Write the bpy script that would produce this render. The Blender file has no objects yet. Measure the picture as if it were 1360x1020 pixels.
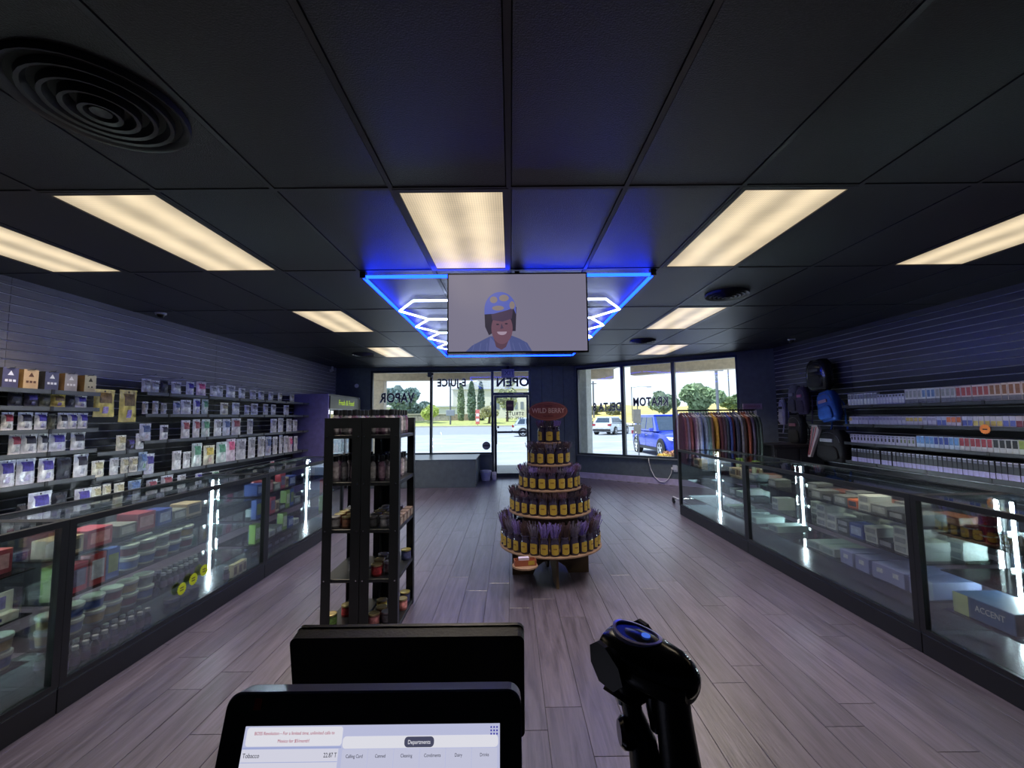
import bpy, math, random
from mathutils import Vector, Matrix
S = bpy.context.scene
COL = S.collection
PI = math.pi
random.seed(7)

# ---------------------------------------------------------------- camera
HC = 1.40
cam = bpy.data.cameras.new('camera')
cam.sensor_fit = 'HORIZONTAL'; cam.sensor_width = 36; cam.lens = 36 * 561.6 / 1360
cam.clip_start = 0.02; cam.clip_end = 500
camo = bpy.data.objects.new('camera', cam); COL.objects.link(camo)
camo.matrix_world = Matrix.Translation((0, 0, HC)) @ Matrix.Rotation(-0.0035, 4, 'Z') @ Matrix.Rotation(PI/2 + 0.0782, 4, 'X') @ Matrix.Rotation(-0.010, 4, 'Z')
S.camera = camo
# ---------------------------------------------------------------- world, sun, exposure
S.view_settings.view_transform = 'Standard'; S.view_settings.look = 'None'
S.view_settings.gamma = 1; S.view_settings.use_curve_mapping = False
S.view_settings.exposure = 0.75
w = bpy.data.worlds.new('sky'); S.world = w; w.use_nodes = True
nt = w.node_tree; bg = nt.nodes['Background']
tc = nt.nodes.new('ShaderNodeTexCoord'); sep = nt.nodes.new('ShaderNodeSeparateXYZ'); cr = nt.nodes.new('ShaderNodeValToRGB')
nt.links.new(tc.outputs['Generated'], sep.inputs[0]); nt.links.new(sep.outputs['Z'], cr.inputs[0]); nt.links.new(cr.outputs[0], bg.inputs[0])
cr.color_ramp.elements[0].position = 0.0; cr.color_ramp.elements[0].color = (0.86, 0.93, 1.0, 1)
cr.color_ramp.elements[1].position = 0.7; cr.color_ramp.elements[1].color = (0.45, 0.62, 0.95, 1)
bg.inputs[1].default_value = 1.05
sun = bpy.data.lights.new('sun', 'SUN'); sun.energy = 3.6; sun.angle = math.radians(0.6); sun.color = (1, 0.95, 0.86)
suno = bpy.data.objects.new('sun', sun); COL.objects.link(suno)
suno.rotation_euler = Vector((0.62, 0.30, -1.05)).to_track_quat('-Z', 'Y').to_euler()
S.cycles.max_bounces = 10; S.cycles.transparent_max_bounces = 24; S.cycles.diffuse_bounces = 5; S.cycles.glossy_bounces = 5
S.cycles.sample_clamp_indirect = 6; S.cycles.caustics_reflective = False; S.cycles.caustics_refractive = False

# ---------------------------------------------------------------- materials
def lin(c):
    return tuple((x/12.92 if x <= 0.04045 else ((x+0.055)/1.055)**2.4) for x in [v/255 for v in c])
MC = {}
def mat(name, rgb, rough=0.5, metal=0.0, var=0.12, scale=12.0, bump=0.0, bscale=60.0, emit=None, estr=0.0, spec=0.5, coat=0.0, stretch=None, alpha=1.0):
    if name in MC: return MC[name]
    m = bpy.data.materials.new(name); m.use_nodes = True; n = m.node_tree; L = n.links
    b = n.nodes['Principled BSDF']
    c = lin(rgb)
    b.inputs['Roughness'].default_value = rough; b.inputs['Metallic'].default_value = metal
    b.inputs['Specular IOR Level'].default_value = spec; b.inputs['Coat Weight'].default_value = coat
    t = n.nodes.new('ShaderNodeTexCoord'); mp = n.nodes.new('ShaderNodeMapping'); L.new(t.outputs['Object'], mp.inputs[0])
    if stretch: mp.inputs['Scale'].default_value = stretch
    nz = n.nodes.new('ShaderNodeTexNoise'); nz.inputs['Scale'].default_value = scale; nz.inputs['Detail'].default_value = 3
    L.new(mp.outputs[0], nz.inputs[0])
    r = n.nodes.new('ShaderNodeValToRGB'); L.new(nz.outputs['Fac'], r.inputs[0])
    r.color_ramp.elements[0].position = 0.3; r.color_ramp.elements[1].position = 0.7
    r.color_ramp.elements[0].color = (*[x*(1-var) for x in c], 1); r.color_ramp.elements[1].color = (*[min(1, x*(1+var)) for x in c], 1)
    L.new(r.outputs[0], b.inputs['Base Color'])
    if bump:
        nb = n.nodes.new('ShaderNodeTexNoise'); nb.inputs['Scale'].default_value = bscale; nb.inputs['Detail'].default_value = 4
        L.new(mp.outputs[0], nb.inputs[0])
        bm_ = n.nodes.new('ShaderNodeBump'); bm_.inputs['Strength'].default_value = bump; bm_.inputs['Distance'].default_value = 0.01
        L.new(nb.outputs['Fac'], bm_.inputs['Height']); L.new(bm_.outputs[0], b.inputs['Normal'])
    if emit:
        b.inputs['Emission Color'].default_value = (*lin(emit), 1); b.inputs['Emission Strength'].default_value = estr
    if alpha < 1: b.inputs['Alpha'].default_value = alpha
    MC[name] = m; return m
def glass(name, tint=(1, 1, 1), refl=0.06, rough=0.02):
    if name in MC: return MC[name]
    m = bpy.data.materials.new(name); m.use_nodes = True; n = m.node_tree; L = n.links
    n.nodes.remove(n.nodes['Principled BSDF']); out = n.nodes['Material Output']
    tr = n.nodes.new('ShaderNodeBsdfTransparent'); tr.inputs[0].default_value = (*tint, 1)
    gl = n.nodes.new('ShaderNodeBsdfGlossy'); gl.inputs['Roughness'].default_value = rough
    fr = n.nodes.new('ShaderNodeFresnel'); fr.inputs[0].default_value = 1.45
    nz = n.nodes.new('ShaderNodeTexNoise'); nz.inputs['Scale'].default_value = 3
    ad = n.nodes.new('ShaderNodeMath'); ad.operation = 'MULTIPLY'; ad.inputs[1].default_value = refl*10
    mr = n.nodes.new('ShaderNodeMath'); mr.operation = 'MULTIPLY_ADD'; mr.inputs[1].default_value = 0.3; mr.inputs[2].default_value = 0.85
    mu = n.nodes.new('ShaderNodeMath'); mu.operation = 'MULTIPLY'; mu.use_clamp = True
    L.new(nz.outputs['Fac'], mr.inputs[0]); L.new(fr.outputs[0], ad.inputs[0]); L.new(ad.outputs[0], mu.inputs[0]); L.new(mr.outputs[0], mu.inputs[1])
    mx = n.nodes.new('ShaderNodeMixShader'); L.new(mu.outputs[0], mx.inputs[0]); L.new(tr.outputs[0], mx.inputs[1]); L.new(gl.outputs[0], mx.inputs[2])
    L.new(mx.outputs[0], out.inputs[0]); MC[name] = m; return m
def emis(name, rgb, s):
    if name in MC: return MC[name]
    m = bpy.data.materials.new(name); m.use_nodes = True; n = m.node_tree; L = n.links
    n.nodes.remove(n.nodes['Principled BSDF']); e = n.nodes.new('ShaderNodeEmission'); e.inputs[1].default_value = s
    nz = n.nodes.new('ShaderNodeTexNoise'); nz.inputs['Scale'].default_value = 5
    r = n.nodes.new('ShaderNodeValToRGB'); c = lin(rgb); L.new(nz.outputs['Fac'], r.inputs[0])
    r.color_ramp.elements[0].color = (*[x*0.94 for x in c], 1); r.color_ramp.elements[1].color = (*[min(1, x*1.06) for x in c], 1)
    L.new(r.outputs[0], e.inputs[0]); L.new(e.outputs[0], n.nodes['Material Output'].inputs[0]); MC[name] = m; return m

BLACKM = mat('black_metal', (22, 24, 28), 0.42, 0.0, bump=0.05)
BLACKP = mat('black_plastic', (24, 25, 29), 0.4, bump=0.08, bscale=300)
BLACKG = mat('black_gloss', (10, 11, 14), 0.16)
WALLD = mat('dark_wall_paint', (86, 96, 106), 0.6, bump=0.05)
FRAMED = mat('dark_window_frame', (50, 58, 68), 0.35, 0.3)
CHROME = mat('chrome', (200, 205, 212), 0.2, 1.0)
GREYM = mat('grey_metal', (120, 124, 130), 0.35, 0.8)
WHITEP = mat('white_plastic', (225, 226, 232), 0.4)
LIDW = mat('white_lid', (205, 208, 212), 0.4)

# ---------------------------------------------------------------- geometry helper
class G:
    def __init__(s): s.v = []; s.f = []
    def add(s, V, F, M=None):
        o = len(s.v)
        s.v += [tuple(M @ Vector(p)) if M else tuple(p) for p in V]; s.f += [tuple(i+o for i in f) for f in F]; return s
    def box(s, x0, x1, y0, y1, z0, z1, M=None):
        V = [(x, y, z) for z in (z0, z1) for y in (y0, y1) for x in (x0, x1)]
        return s.add(V, [(0, 2, 3, 1), (4, 5, 7, 6), (0, 1, 5, 4), (2, 6, 7, 3), (0, 4, 6, 2), (1, 3, 7, 5)], M)
    def bbox(s, x0, x1, y0, y1, z0, z1, b=0.003, M=None):      # box with chamfered vertical and horizontal edges
        X = (x0, x0+b, x1-b, x1); Y = (y0, y0+b, y1-b, y1)
        ring = [(X[1], Y[0]), (X[2], Y[0]), (X[3], Y[1]), (X[3], Y[2]), (X[2], Y[3]), (X[1], Y[3]), (X[0], Y[2]), (X[0], Y[1])]
        cx, cy = (x0+x1)/2, (y0+y1)/2
        def sh(r, d): return [(x + (cx-x)*d/max(1e-6, abs(cx-x0)), y + (cy-y)*d/max(1e-6, abs(cy-y0))) for x, y in r]
        L = [(sh(ring, b), z0), (ring, z0+b), (ring, z1-b), (sh(ring, b), z1)]
        V = [(x, y, z) for r, z in L for x, y in r]; F = []
        for k in range(3):
            for i in range(8):
                j = (i+1) % 8; F.append((k*8+i, k*8+j, k*8+8+j, k*8+8+i))
        F.append(tuple(range(7, -1, -1))); F.append(tuple(range(24, 32)))
        return s.add(V, F, M)
    def lathe(s, prof, n=16, M=None, cap=True):
        V = []; F = []
        for r, z in prof:
            for i in range(n): a = 2*PI*i/n; V.append((r*math.cos(a), r*math.sin(a), z))
        for k in range(len(prof)-1):
            for i in range(n):
                j = (i+1) % n; F.append((k*n+i, k*n+j, (k+1)*n+j, (k+1)*n+i))
        if cap: F.append(tuple(range(n-1, -1, -1))); F.append(tuple(range((len(prof)-1)*n, len(prof)*n)))
        return s.add(V, F, M)
    def tube(s, P, r, n=8):
        P = [Vector(p) for p in P]; V = []; F = []; R = r if isinstance(r, (list, tuple)) else [r]*len(P)
        up = None
        for k, p in enumerate(P):
            d = ((P[k+1]-p) if k == 0 else (p-P[k-1]) if k == len(P)-1 else (P[k+1]-P[k-1])).normalized()
            if up is None: up = Vector((0, 0, 1)) if abs(d.z) < 0.9 else Vector((1, 0, 0))
            a = d.cross(up).normalized(); up = a.cross(d).normalized()
            for i in range(n):
                t = 2*PI*i/n; V.append(p + (a*math.cos(t) + up*math.sin(t))*R[k])
        for k in range(len(P)-1):
            for i in range(n):
                j = (i+1) % n; F.append((k*n+i, k*n+j, (k+1)*n+j, (k+1)*n+i))
        F.append(tuple(range(n-1, -1, -1))); F.append(tuple(range((len(P)-1)*n, len(P)*n)))
        return s.add(V, F)
    def prism(s, pts, y0, y1, M=None):       # outline in x,z extruded along y
        n = len(pts); V = [(x, y0, z) for x, z in pts] + [(x, y1, z) for x, z in pts]
        F = [tuple(range(n)), tuple(range(2*n-1, n-1, -1))] + [(i, i+n, (i+1) % n+n, (i+1) % n) for i in range(n)]
        return s.add(V, F, M)
    def poly(s, pts, z0, z1, M=None):        # outline in x,y between two heights
        n = len(pts); V = [(x, y, z0) for x, y in pts] + [(x, y, z1) for x, y in pts]
        F = [tuple(range(n-1, -1, -1)), tuple(range(n, 2*n))] + [(i, (i+1) % n, (i+1) % n+n, i+n) for i in range(n)]
        return s.add(V, F, M)
    def loft(s, rings, cap=True, M=None):
        n = len(rings[0]); V = [p for r in rings for p in r]; F = []
        for k in range(len(rings)-1):
            for i in range(n):
                j = (i+1) % n; F.append((k*n+i, k*n+j, (k+1)*n+j, (k+1)*n+i))
        if cap: F.append(tuple(range(n-1, -1, -1))); F.append(tuple(range((len(rings)-1)*n, len(rings)*n)))
        return s.add(V, F, M)
    def mesh(s, name, m, smooth=False):
        used = sorted({i for f in s.f for i in f}); mp_ = {i: k for k, i in enumerate(used)}
        me = bpy.data.meshes.new(name); me.from_pydata([s.v[i] for i in used], [], [tuple(mp_[i] for i in f) for f in s.f]); me.update()
        if m: me.materials.append(m)
        if smooth:
            me.polygons.foreach_set('use_smooth', [True]*len(me.polygons)); 
            try: me.set_sharp_from_angle(angle=math.radians(40))
            except Exception: pass
        return me
def ob(name, me, parent=None, loc=None, rz=0, label=None):
    o = bpy.data.objects.new(name, me); COL.objects.link(o)
    if parent: o.parent = parent
    if loc: o.location = loc
    if rz: o.rotation_euler = (0, 0, rz)
    if label: o['label'] = label
    return o
def part(name, g, m, parent, smooth=False, label=None):
    return ob(name, g.mesh(name, m, smooth), parent, label=label)
def thing(name, label, cat, group=None, loc=(0, 0, 0), rz=0, me=None):
    o = bpy.data.objects.new(name, me); COL.objects.link(o); o.location = loc; o.rotation_euler = (0, 0, rz)
    o['label'] = label; o['category'] = cat
    if group: o['group'] = group
    return o
def struct(name, g, m, label=None):
    o = ob(name, g.mesh(name, m) if g else None); o['kind'] = 'structure'
    if label: o['label'] = label
    return o
def clone(root, loc, rz=0, scale=None):
    c = root.copy(); COL.objects.link(c); c.location = loc; c.rotation_euler = (0, 0, rz)
    if scale: c.scale = scale
    for ch in root.children:
        k = ch.copy(); COL.objects.link(k); k.parent = c
        for g2 in ch.children:
            q = g2.copy(); COL.objects.link(q); q.parent = k
    return c
ONES = 'first second third fourth fifth sixth seventh eighth ninth tenth eleventh twelfth thirteenth fourteenth fifteenth sixteenth seventeenth eighteenth nineteenth twentieth'.split()
def ordi(n):
    if n <= 20: return ONES[n-1]
    t = {2: 'twenty', 3: 'thirty', 4: 'forty', 5: 'fifty'}[n//10]
    return (t[:-1] + 'ieth') if n % 10 == 0 else t + '-' + ONES[n % 10 - 1]
TEXTS = {}
def textmesh(s, size, m, ext=0.0008, off=0.0, align='CENTER', space=1.0, sx=1.0):
    c = bpy.data.curves.new('t', 'FONT'); c.body = s; c.size = size; c.extrude = ext; c.offset = off; c.align_x = align; c.align_y = 'CENTER'; c.space_character = space
    c.resolution_u = 3
    o = bpy.data.objects.new('t', c); COL.objects.link(o); dg = bpy.context.evaluated_depsgraph_get()
    me = bpy.data.meshes.new_from_object(o.evaluated_get(dg)); bpy.data.objects.remove(o); bpy.data.curves.remove(c)
    if sx != 1: me.transform(Matrix.Diagonal((sx, 1, 1, 1)))
    me.materials.clear(); me.materials.append(m); return me
def burst(name, m, r=0.05, n=16, t=0.002):
    pts = []
    for i in range(2*n):
        a = PI*i/n; q = r if i % 2 == 0 else r*0.84; pts.append((q*math.cos(a), q*math.sin(a)))
    return G().prism(pts, 0, t).mesh(name, m)

# ---------------------------------------------------------------- structure dimensions
XL, XR, YB, H = -4.12, 4.75, 9.93, 2.593
A0 = Vector((1.5, 9.93, 0)); A1 = Vector((4.75, 7.54, 0)); AD = (A1-A0).normalized(); ALEN = (A1-A0).length
AM = Matrix.Translation(A0) @ Matrix.Rotation(math.atan2(AD.y, AD.x), 4, 'Z')       # local x along the angled wall, local +y outside

# floor with planks
fm = bpy.data.materials.new('plank_vinyl'); fm.use_nodes = True
n = fm.node_tree; L = n.links; b = n.nodes['Principled BSDF']
t = n.nodes.new('ShaderNodeTexCoord'); oi = n.nodes.new('ShaderNodeObjectInfo'); mp = n.nodes.new('ShaderNodeMapping')
L.new(t.outputs['Object'], mp.inputs[0]); mp.inputs['Scale'].default_value = (22, 1.6, 1)
cmb = n.nodes.new('ShaderNodeCombineXYZ'); mm = n.nodes.new('ShaderNodeMath'); mm.operation = 'MULTIPLY'; mm.inputs[1].default_value = 57
L.new(oi.outputs['Random'], mm.inputs[0]); L.new(mm.outputs[0], cmb.inputs[0]); L.new(mm.outputs[0], cmb.inputs[1]); L.new(cmb.outputs[0], mp.inputs['Location'])
nz = n.nodes.new('ShaderNodeTexNoise'); nz.inputs['Scale'].default_value = 1.6; nz.inputs['Detail'].default_value = 7; nz.inputs['Roughness'].default_value = 0.65; nz.inputs['Distortion'].default_value = 0.6
L.new(mp.outputs[0], nz.inputs[0])
r = n.nodes.new('ShaderNodeValToRGB'); L.new(nz.outputs['Fac'], r.inputs[0])
r.color_ramp.elements[0].position = 0.28; r.color_ramp.elements[0].color = (*lin((56, 51, 67)), 1)
r.color_ramp.elements[1].position = 0.72; r.color_ramp.elements[1].color = (*lin((101, 95, 117)), 1)
hs = n.nodes.new('ShaderNodeHueSaturation'); L.new(r.outputs[0], hs.inputs['Color'])
mv = n.nodes.new('ShaderNodeMath'); mv.operation = 'MULTIPLY_ADD'; mv.inputs[1].default_value = 0.3; mv.inputs[2].default_value = 0.85
L.new(oi.outputs['Random'], mv.inputs[0]); L.new(mv.outputs[0], hs.inputs['Value']); L.new(hs.outputs[0], b.inputs['Base Color'])
b.inputs['Roughness'].default_value = 0.32; b.inputs['Specular IOR Level'].default_value = 1.0
nb = n.nodes.new('ShaderNodeTexNoise'); nb.inputs['Scale'].default_value = 5; nb.inputs['Detail'].default_value = 6; L.new(mp.outputs[0], nb.inputs[0])
bp = n.nodes.new('ShaderNodeBump'); bp.inputs['Strength'].default_value = 0.3; bp.inputs['Distance'].default_value = 0.004
L.new(nb.outputs['Fac'], bp.inputs['Height']); L.new(bp.outputs[0], b.inputs['Normal'])
FLOORM = fm
floor = struct('floor', G().prism([(XL, -0.1), (XR, -0.1), (XR, -0.0045), (XL, -0.0045)], -1.5, 7.54).add(
    [(XL, 7.54, -0.0045), (XR, 7.54, -0.0045), (1.5, 9.93, -0.0045), (XL, 9.93, -0.0045), (XL, 7.54, -0.1), (XR, 7.54, -0.1), (1.5, 9.93, -0.1), (XL, 9.93, -0.1)],
    [(0, 1, 2, 3), (7, 6, 5, 4), (1, 5, 6, 2), (2, 6, 7, 3), (3, 7, 4, 0)]), mat('plank_joint', (30, 27, 34), 0.7), 'dark joints under the grey plank flooring')
PW, PLN = 0.178, 1.22
plank = G().bbox(0.0012, PW-0.0012, 0.0012, PLN-0.0012, -0.0045, 0.0, 0.001).mesh('plank', FLOORM)
rest = G(); cnt = 0
ncol = int((XR-XL)/PW)+1
offs = [0, .45, .9, .3, .75, .15, .6, 1.05]
for i in range(ncol):
    x = XL + i*PW
    y = -1.5 - offs[(i*3) % 8] % PLN
    while y < YB:
        y0, y1 = max(y, -1.5), min(y+PLN, YB)
        xe = min(x+PW, XR)
        if xe > 1.5: y1 = min(y1, 9.93 - (xe-1.5)*2.39/3.25)
        if y1 - y0 > 0.05:
            full = y1-y0 > PLN-0.01 and xe-x > PW-0.001
            if -2.3 < x < 2.45 and y1 > 1.2 and cnt < 295:
                cnt += 1
                if full: ob('plank', plank, floor, (x, y0, 0))
                else: ob('plank', G().bbox(0.0012, xe-x-0.0012, 0.0012, y1-y0-0.0012, -0.0045, 0, 0.001).mesh('plank', FLOORM), floor, (x, y0, 0))
            else: rest.bbox(x+.0012, xe-.0012, y0+.0012, y1-.0012, -0.0045, 0, 0.001)
        y += PLN
ro = part('outer_planks', rest, FLOORM, floor); ro['kind'] = 'stuff'

# ceiling: slab, tiles, grid bars
CT = mat('ceiling_tile_black', (36, 37, 42), 0.36, var=0.35, scale=90, bump=0.4, bscale=180, spec=0.5)
CG = mat('ceiling_grid_black', (44, 45, 50), 0.35)
def inwall(x, y): return (x-1.5)*2.39 + (y-9.93)*3.25        # negative inside the angled wall
def clip(p):
    out = []
    for i in range(len(p)):
        a, c = p[i], p[(i+1) % len(p)]; da, dc = inwall(*a), inwall(*c)
        if da <= 0: out.append(a)
        if da*dc < 0: q = da/(da-dc); out.append((a[0]+(c[0]-a[0])*q, a[1]+(c[1]-a[1])*q))
    return out
ceiling = struct('ceiling', G().poly(clip([(XL, -1.5), (XR, -1.5), (XR, YB+.1), (XL, YB+.1)]), H+0.02, H+0.12), mat('ceiling_slab', (12, 12, 14), 0.9))
TX, TY = 0.61, 1.22
gx0 = -0.61*7 + 0.0; gy0 = 2.11
LX = [(-1, 0), (2, 0), (-4, 0), (-6, 0), (5, 0), (-4, 2), (3, 2), (-4, 4), (4, 4), (-1, -2), (2, -2), (-4, -2)]      # (column,row) of the troffers
LX = [(-1, 0), (2, 0), (-4, 0), (-6, 0), (5, 0), (-4, 2), (3, 2), (-4, 4), (4, 4)]
tile = G().bbox(0.013, TX-0.013, 0.013, TY-0.013, H-0.004, H+0.012, 0.004).mesh('ceiling_tile', CT)
for c in range(-7, 8):
    for rr in range(-3, 7):
        x0, x1 = max(XL, c*TX), min(XR, (c+1)*TX); y0, y1 = max(-1.5, gy0+rr*TY), min(YB, gy0+(rr+1)*TY)
        if x1-x0 < 0.05 or y1-y0 < 0.05 or (c, rr) in LX: continue
        if inwall(x0, y0) > -0.1: continue
        if x1-x0 > TX-0.01 and y1-y0 > TY-0.01 and inwall(x1, y1) < 0: ob('ceiling_tile', tile, ceiling, (x0, y0, 0))
        else: part('ceiling_tile', G().poly(clip([(x0+.013, y0+.013), (x1-.013, y0+.013), (x1-.013, y1-.013), (x0+.013, y1-.013)]), H-0.004, H+0.012), CT, ceiling)
for c in range(-6, 8):
    x = c*TX; part('grid_bar', G().box(x-.012, x+.012, -1.5, min(YB, YB-(x-1.5)*2.39/3.25), H-0.008, H+0.02), CG, ceiling)
for rr in range(-2, 7):
    y = gy0+rr*TY; part('grid_bar', G().box(XL, min(XR, 1.5+(YB-y)*3.25/2.39), y-.012, y+.012, H-0.0081, H+0.02), CG, ceiling)

# walls of slatwall
def slatwall(name, x, s, lab, mA, mB, y0, y1):
    wl = struct(name, G().box(min(x, x+s*0.12), max(x, x+s*0.12), -1.5, y1+0.08, -0.1, H+0.1), mat('slot_aluminium', (225, 225, 230), 0.45), lab)
    pitch = 0.0762; k = 0; yy = y0
    segs = []
    while yy < y1: segs.append((yy, min(yy+2.44, y1))); yy += 2.44
    for (ya, yb_) in segs:
        z = H
        while z > 0.55:
            m = mA if z > 1.90 else mB
            zz = z-pitch
            g = G().prism([(x, zz+0.011), (x-s*0.018, zz+0.012), (x-s*0.018, z-0.0005), (x, z-0.0005)][::(1 if s < 0 else -1)], ya+0.002, yb_-0.002)
            part('slat', g, m, wl); z -= pitch
        part('lower_panel', G().box(min(x, x-s*.018), max(x, x-s*.018), ya+.002, yb_-.002, 0, z-.001), mB, wl)
    return wl
SLA = mat('slat_grey', (136, 134, 140), 0.38, var=0.15, scale=3, stretch=(1, 1, 18)); SLB = mat('slat_black', (30, 32, 40), 0.4)
SLR = mat('slat_charcoal', (72, 72, 90), 0.3, var=0.15, scale=3, stretch=(1, 1, 18))
wl = slatwall('wall_left', XL, -1, 'grey grooved slatwall along the left side', SLA, SLB, -1.46, YB-0.0)
wr = slatwall('wall_right', XR, 1, 'charcoal grooved slatwall along the right side', SLR, SLB, -1.5, 7.52)
struct('wall_back', G().box(XL, XR, -1.62, -1.5, -0.1, H+0.1), WALLD)

# front wall with window_1, door_1
wf = struct('wall_front', G().box(XL, -3.3, YB, YB+.16, 0, H), WALLD, 'dark slate painted front wall around the shop windows')
part('sill_wall', G().box(-3.3, -0.44, YB, YB+.16, 0, 0.53), WALLD, wf)
part('header', G().box(-3.3, 0.47, YB, YB+.16, 2.52, H), WALLD, wf)
for i in range(4): part('wall_panel', G().bbox(0.475+i*.256, 0.475+i*.256+.250, YB-.012, YB+.16, 0, H, .004), WALLD, wf)
for i, x in enumerate((-3.75, -3.38)): pass
GLW = glass('window_glass', (0.93, 0.97, 1.0), 0.07)
w1 = struct('window_1', G().box(-3.3, -0.42, YB+.02, YB+.10, 0.53, 0.585), FRAMED, 'two pane shop window left of the door')
part('window_frame', G().box(-3.3, -0.42, YB+.02, YB+.10, 2.47, 2.52), FRAMED, w1)
part('window_frame', G().box(-3.3, -3.25, YB+.02, YB+.10, 0.585, 2.47), FRAMED, w1)
part('mullion', G().box(-1.90, -1.845, YB+.01, YB+.11, 0.585, 2.47), FRAMED, w1)
part('sill_strip', G().box(-3.3, -0.47, YB-.05, YB+.02, 0.53, 0.548), mat('sill_light', (120, 128, 140), 0.35, 0.4), w1)
part('pane', G().box(-3.25, -1.90, YB+.055, YB+.061, 0.585, 2.47), GLW, w1)
part('pane', G().box(-1.845, -0.46, YB+.055, YB+.061, 0.585, 2.47), GLW, w1)
d1 = struct('door_1', G().box(-0.46, -0.40, YB+.01, YB+.12, 0, 2.52), FRAMED, 'glass shop door in a dark frame with transom')
part('door_frame', G().box(0.425, 0.475, YB+.01, YB+.12, 0, 2.52), FRAMED, d1)
part('door_header', G().box(-0.40, 0.425, YB+.01, YB+.12, 1.915, 1.98), FRAMED, d1)
part('transom_bar', G().box(-0.40, 0.425, YB+.02, YB+.10, 2.48, 2.52), FRAMED, d1)
part('transom_pane', G().box(-0.40, 0.425, YB+.055, YB+.061, 1.98, 2.48), GLW, d1)
part('stile', G().box(-0.395, -0.335, YB+.035, YB+.08, 0.01, 1.91), FRAMED, d1)
part('stile', G().box(0.37, 0.42, YB+.035, YB+.08, 0.01, 1.91), FRAMED, d1)
part('rail', G().box(-0.335, 0.37, YB+.035, YB+.08, 0.01, 0.10), FRAMED, d1)
part('rail', G().box(-0.335, 0.37, YB+.035, YB+.08, 1.86, 1.91), FRAMED, d1)
part('pane', G().box(-0.335, 0.37, YB+.055, YB+.061, 0.10, 1.86), GLW, d1)
part('push_bar', G().box(-0.32, 0.36, YB-.005, YB+.03, 1.03, 1.075), FRAMED, d1)
part('handle', G().tube([(-0.335, YB+.03, 0.78), (-0.335, YB-.02, 0.80), (-0.335, YB-.02, 1.08), (-0.335, YB+.03, 1.10)], 0.013), BLACKM, d1)
part('lock', G().lathe([(0.025, 0), (0.025, .02), (.015, .03)], 12, Matrix.Translation((-0.30, YB+.035, 1.17)) @ Matrix.Rotation(PI/2, 4, 'X')), BLACKM, d1)
part('door_closer', G().bbox(0.06, 0.30, YB-.02, YB+.03, 1.925, 1.965, .006), GREYM, d1)
part('threshold', G().box(-0.40, 0.425, YB-.02, YB+.14, 0.0, 0.012), GREYM, d1)

# angled wall
wa = struct('wall_front_right', None, None, 'dark slate wall running at an angle under the right windows')
part('sill_wall', G().box(0, 3.44, 0, .16, 0, 0.51, AM), WALLD, wa)
part('header', G().box(0, 3.44, 0, .16, 2.54, H, AM), WALLD, wa)
part('end_wall', G().box(3.44, ALEN+.06, 0, .16, 0, H, AM), WALLD, wa)
part('corner_post', G().box(-0.06, 0.05, 0, .16, 0, H, AM), WALLD, wa)
w2 = struct('window_2', None, None, 'three pane shop window in the angled wall')
for z0, z1 in ((0.51, 0.56), (2.49, 2.54)): part('window_frame', G().box(0.05, 3.44, .02, .10, z0, z1, AM), FRAMED, w2)
part('sill_strip', G().box(0.05, 3.44, -.05, .02, 0.505, 0.523, AM), mat('sill_light', (120, 128, 140)), w2)
for a, c in ((0.05, 0.09), (1.13, 1.20), (2.215, 2.285), (3.40, 3.44)): part('mullion', G().box(a, c, .01, .11, 0.56, 2.49, AM), FRAMED, w2)
for a, c in ((0.09, 1.13), (1.20, 2.215), (2.285, 3.40)): part('pane', G().box(a, c, .055, .061, 0.56, 2.49, AM), GLW, w2)
LAV = mat('lavender_baseboard', (178, 168, 205), 0.45)
bbo = struct('baseboard_right', G().box(0.0, ALEN, -.018, -.001, 0, 0.125, AM), LAV, 'lavender white baseboard under the angled windows')
bb2 = struct('baseboard_front', G().box(0.47, 1.5, YB-.03, YB-.013, 0, 0.09), mat('slate_baseboard', (60, 68, 82)), 'dark baseboard beside the door')

# outside ground
ASP = mat('asphalt_pale', (168, 172, 176), 0.9, var=0.12, scale=0.6, bump=0.3, bscale=20)
pk = struct('parking_lot', G().box(-60, 90, 12.6, 40, -0.4, -0.2), ASP, 'pale sunlit asphalt parking lot')
part('street', G().add([(-60, 40, -.2), (90, 40, -.2), (90, 55, .2), (-60, 55, .2)], [(0, 1, 2, 3)]), mat('street_asphalt', (150, 154, 160), 0.9, var=.1), pk)
sw = struct('sidewalk', G().box(-12, 14, YB+.16, 12.6, -0.3, -0.02), mat('concrete', (176, 172, 160), 0.9, var=.1, bump=.2), 'pale concrete walk outside the shop')
part('curb', G().box(-12, 14, 12.6, 12.72, -0.3, -0.02), mat('curb_yellow', (190, 175, 120), 0.8), sw)
for i, y in enumerate((20.0, 26.5)): part('painted_line', G().box(-20, 30, y, y+.12, -0.2, -0.195), mat('line_paint', (235, 235, 228), 0.8), pk)
GRS = mat('grass', (170, 174, 104), 0.95, var=.25, scale=2, bump=.6, bscale=30)
lawn = struct('lawn', G().add([(-60, 55, .2), (8, 55, .2), (8, 70, .9), (-60, 70, .9), (-60, 110, 1.2), (8, 110, 1.2)], [(0, 1, 2, 3), (3, 2, 5, 4)]), GRS, 'strip of green lawn across the street')
part('street_curb', G().box(-60, 8, 54.7, 55, .1, .35), mat('concrete', (176, 172, 160)), lawn)
hill = G(); V = []; F = []
for j in range(9):
    for i in range(25):
        x = 4 + i*5; y = 52 + j*7; V.append((x, y, 0.15 + 3.9*(j/8)**0.8 + 0.35*math.sin(i*1.3+j) + 0.25*math.sin(i*.7)))
for j in range(8):
    for i in range(24): F.append((j*25+i, j*25+i+1, (j+1)*25+i+1, (j+1)*25+i))
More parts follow.
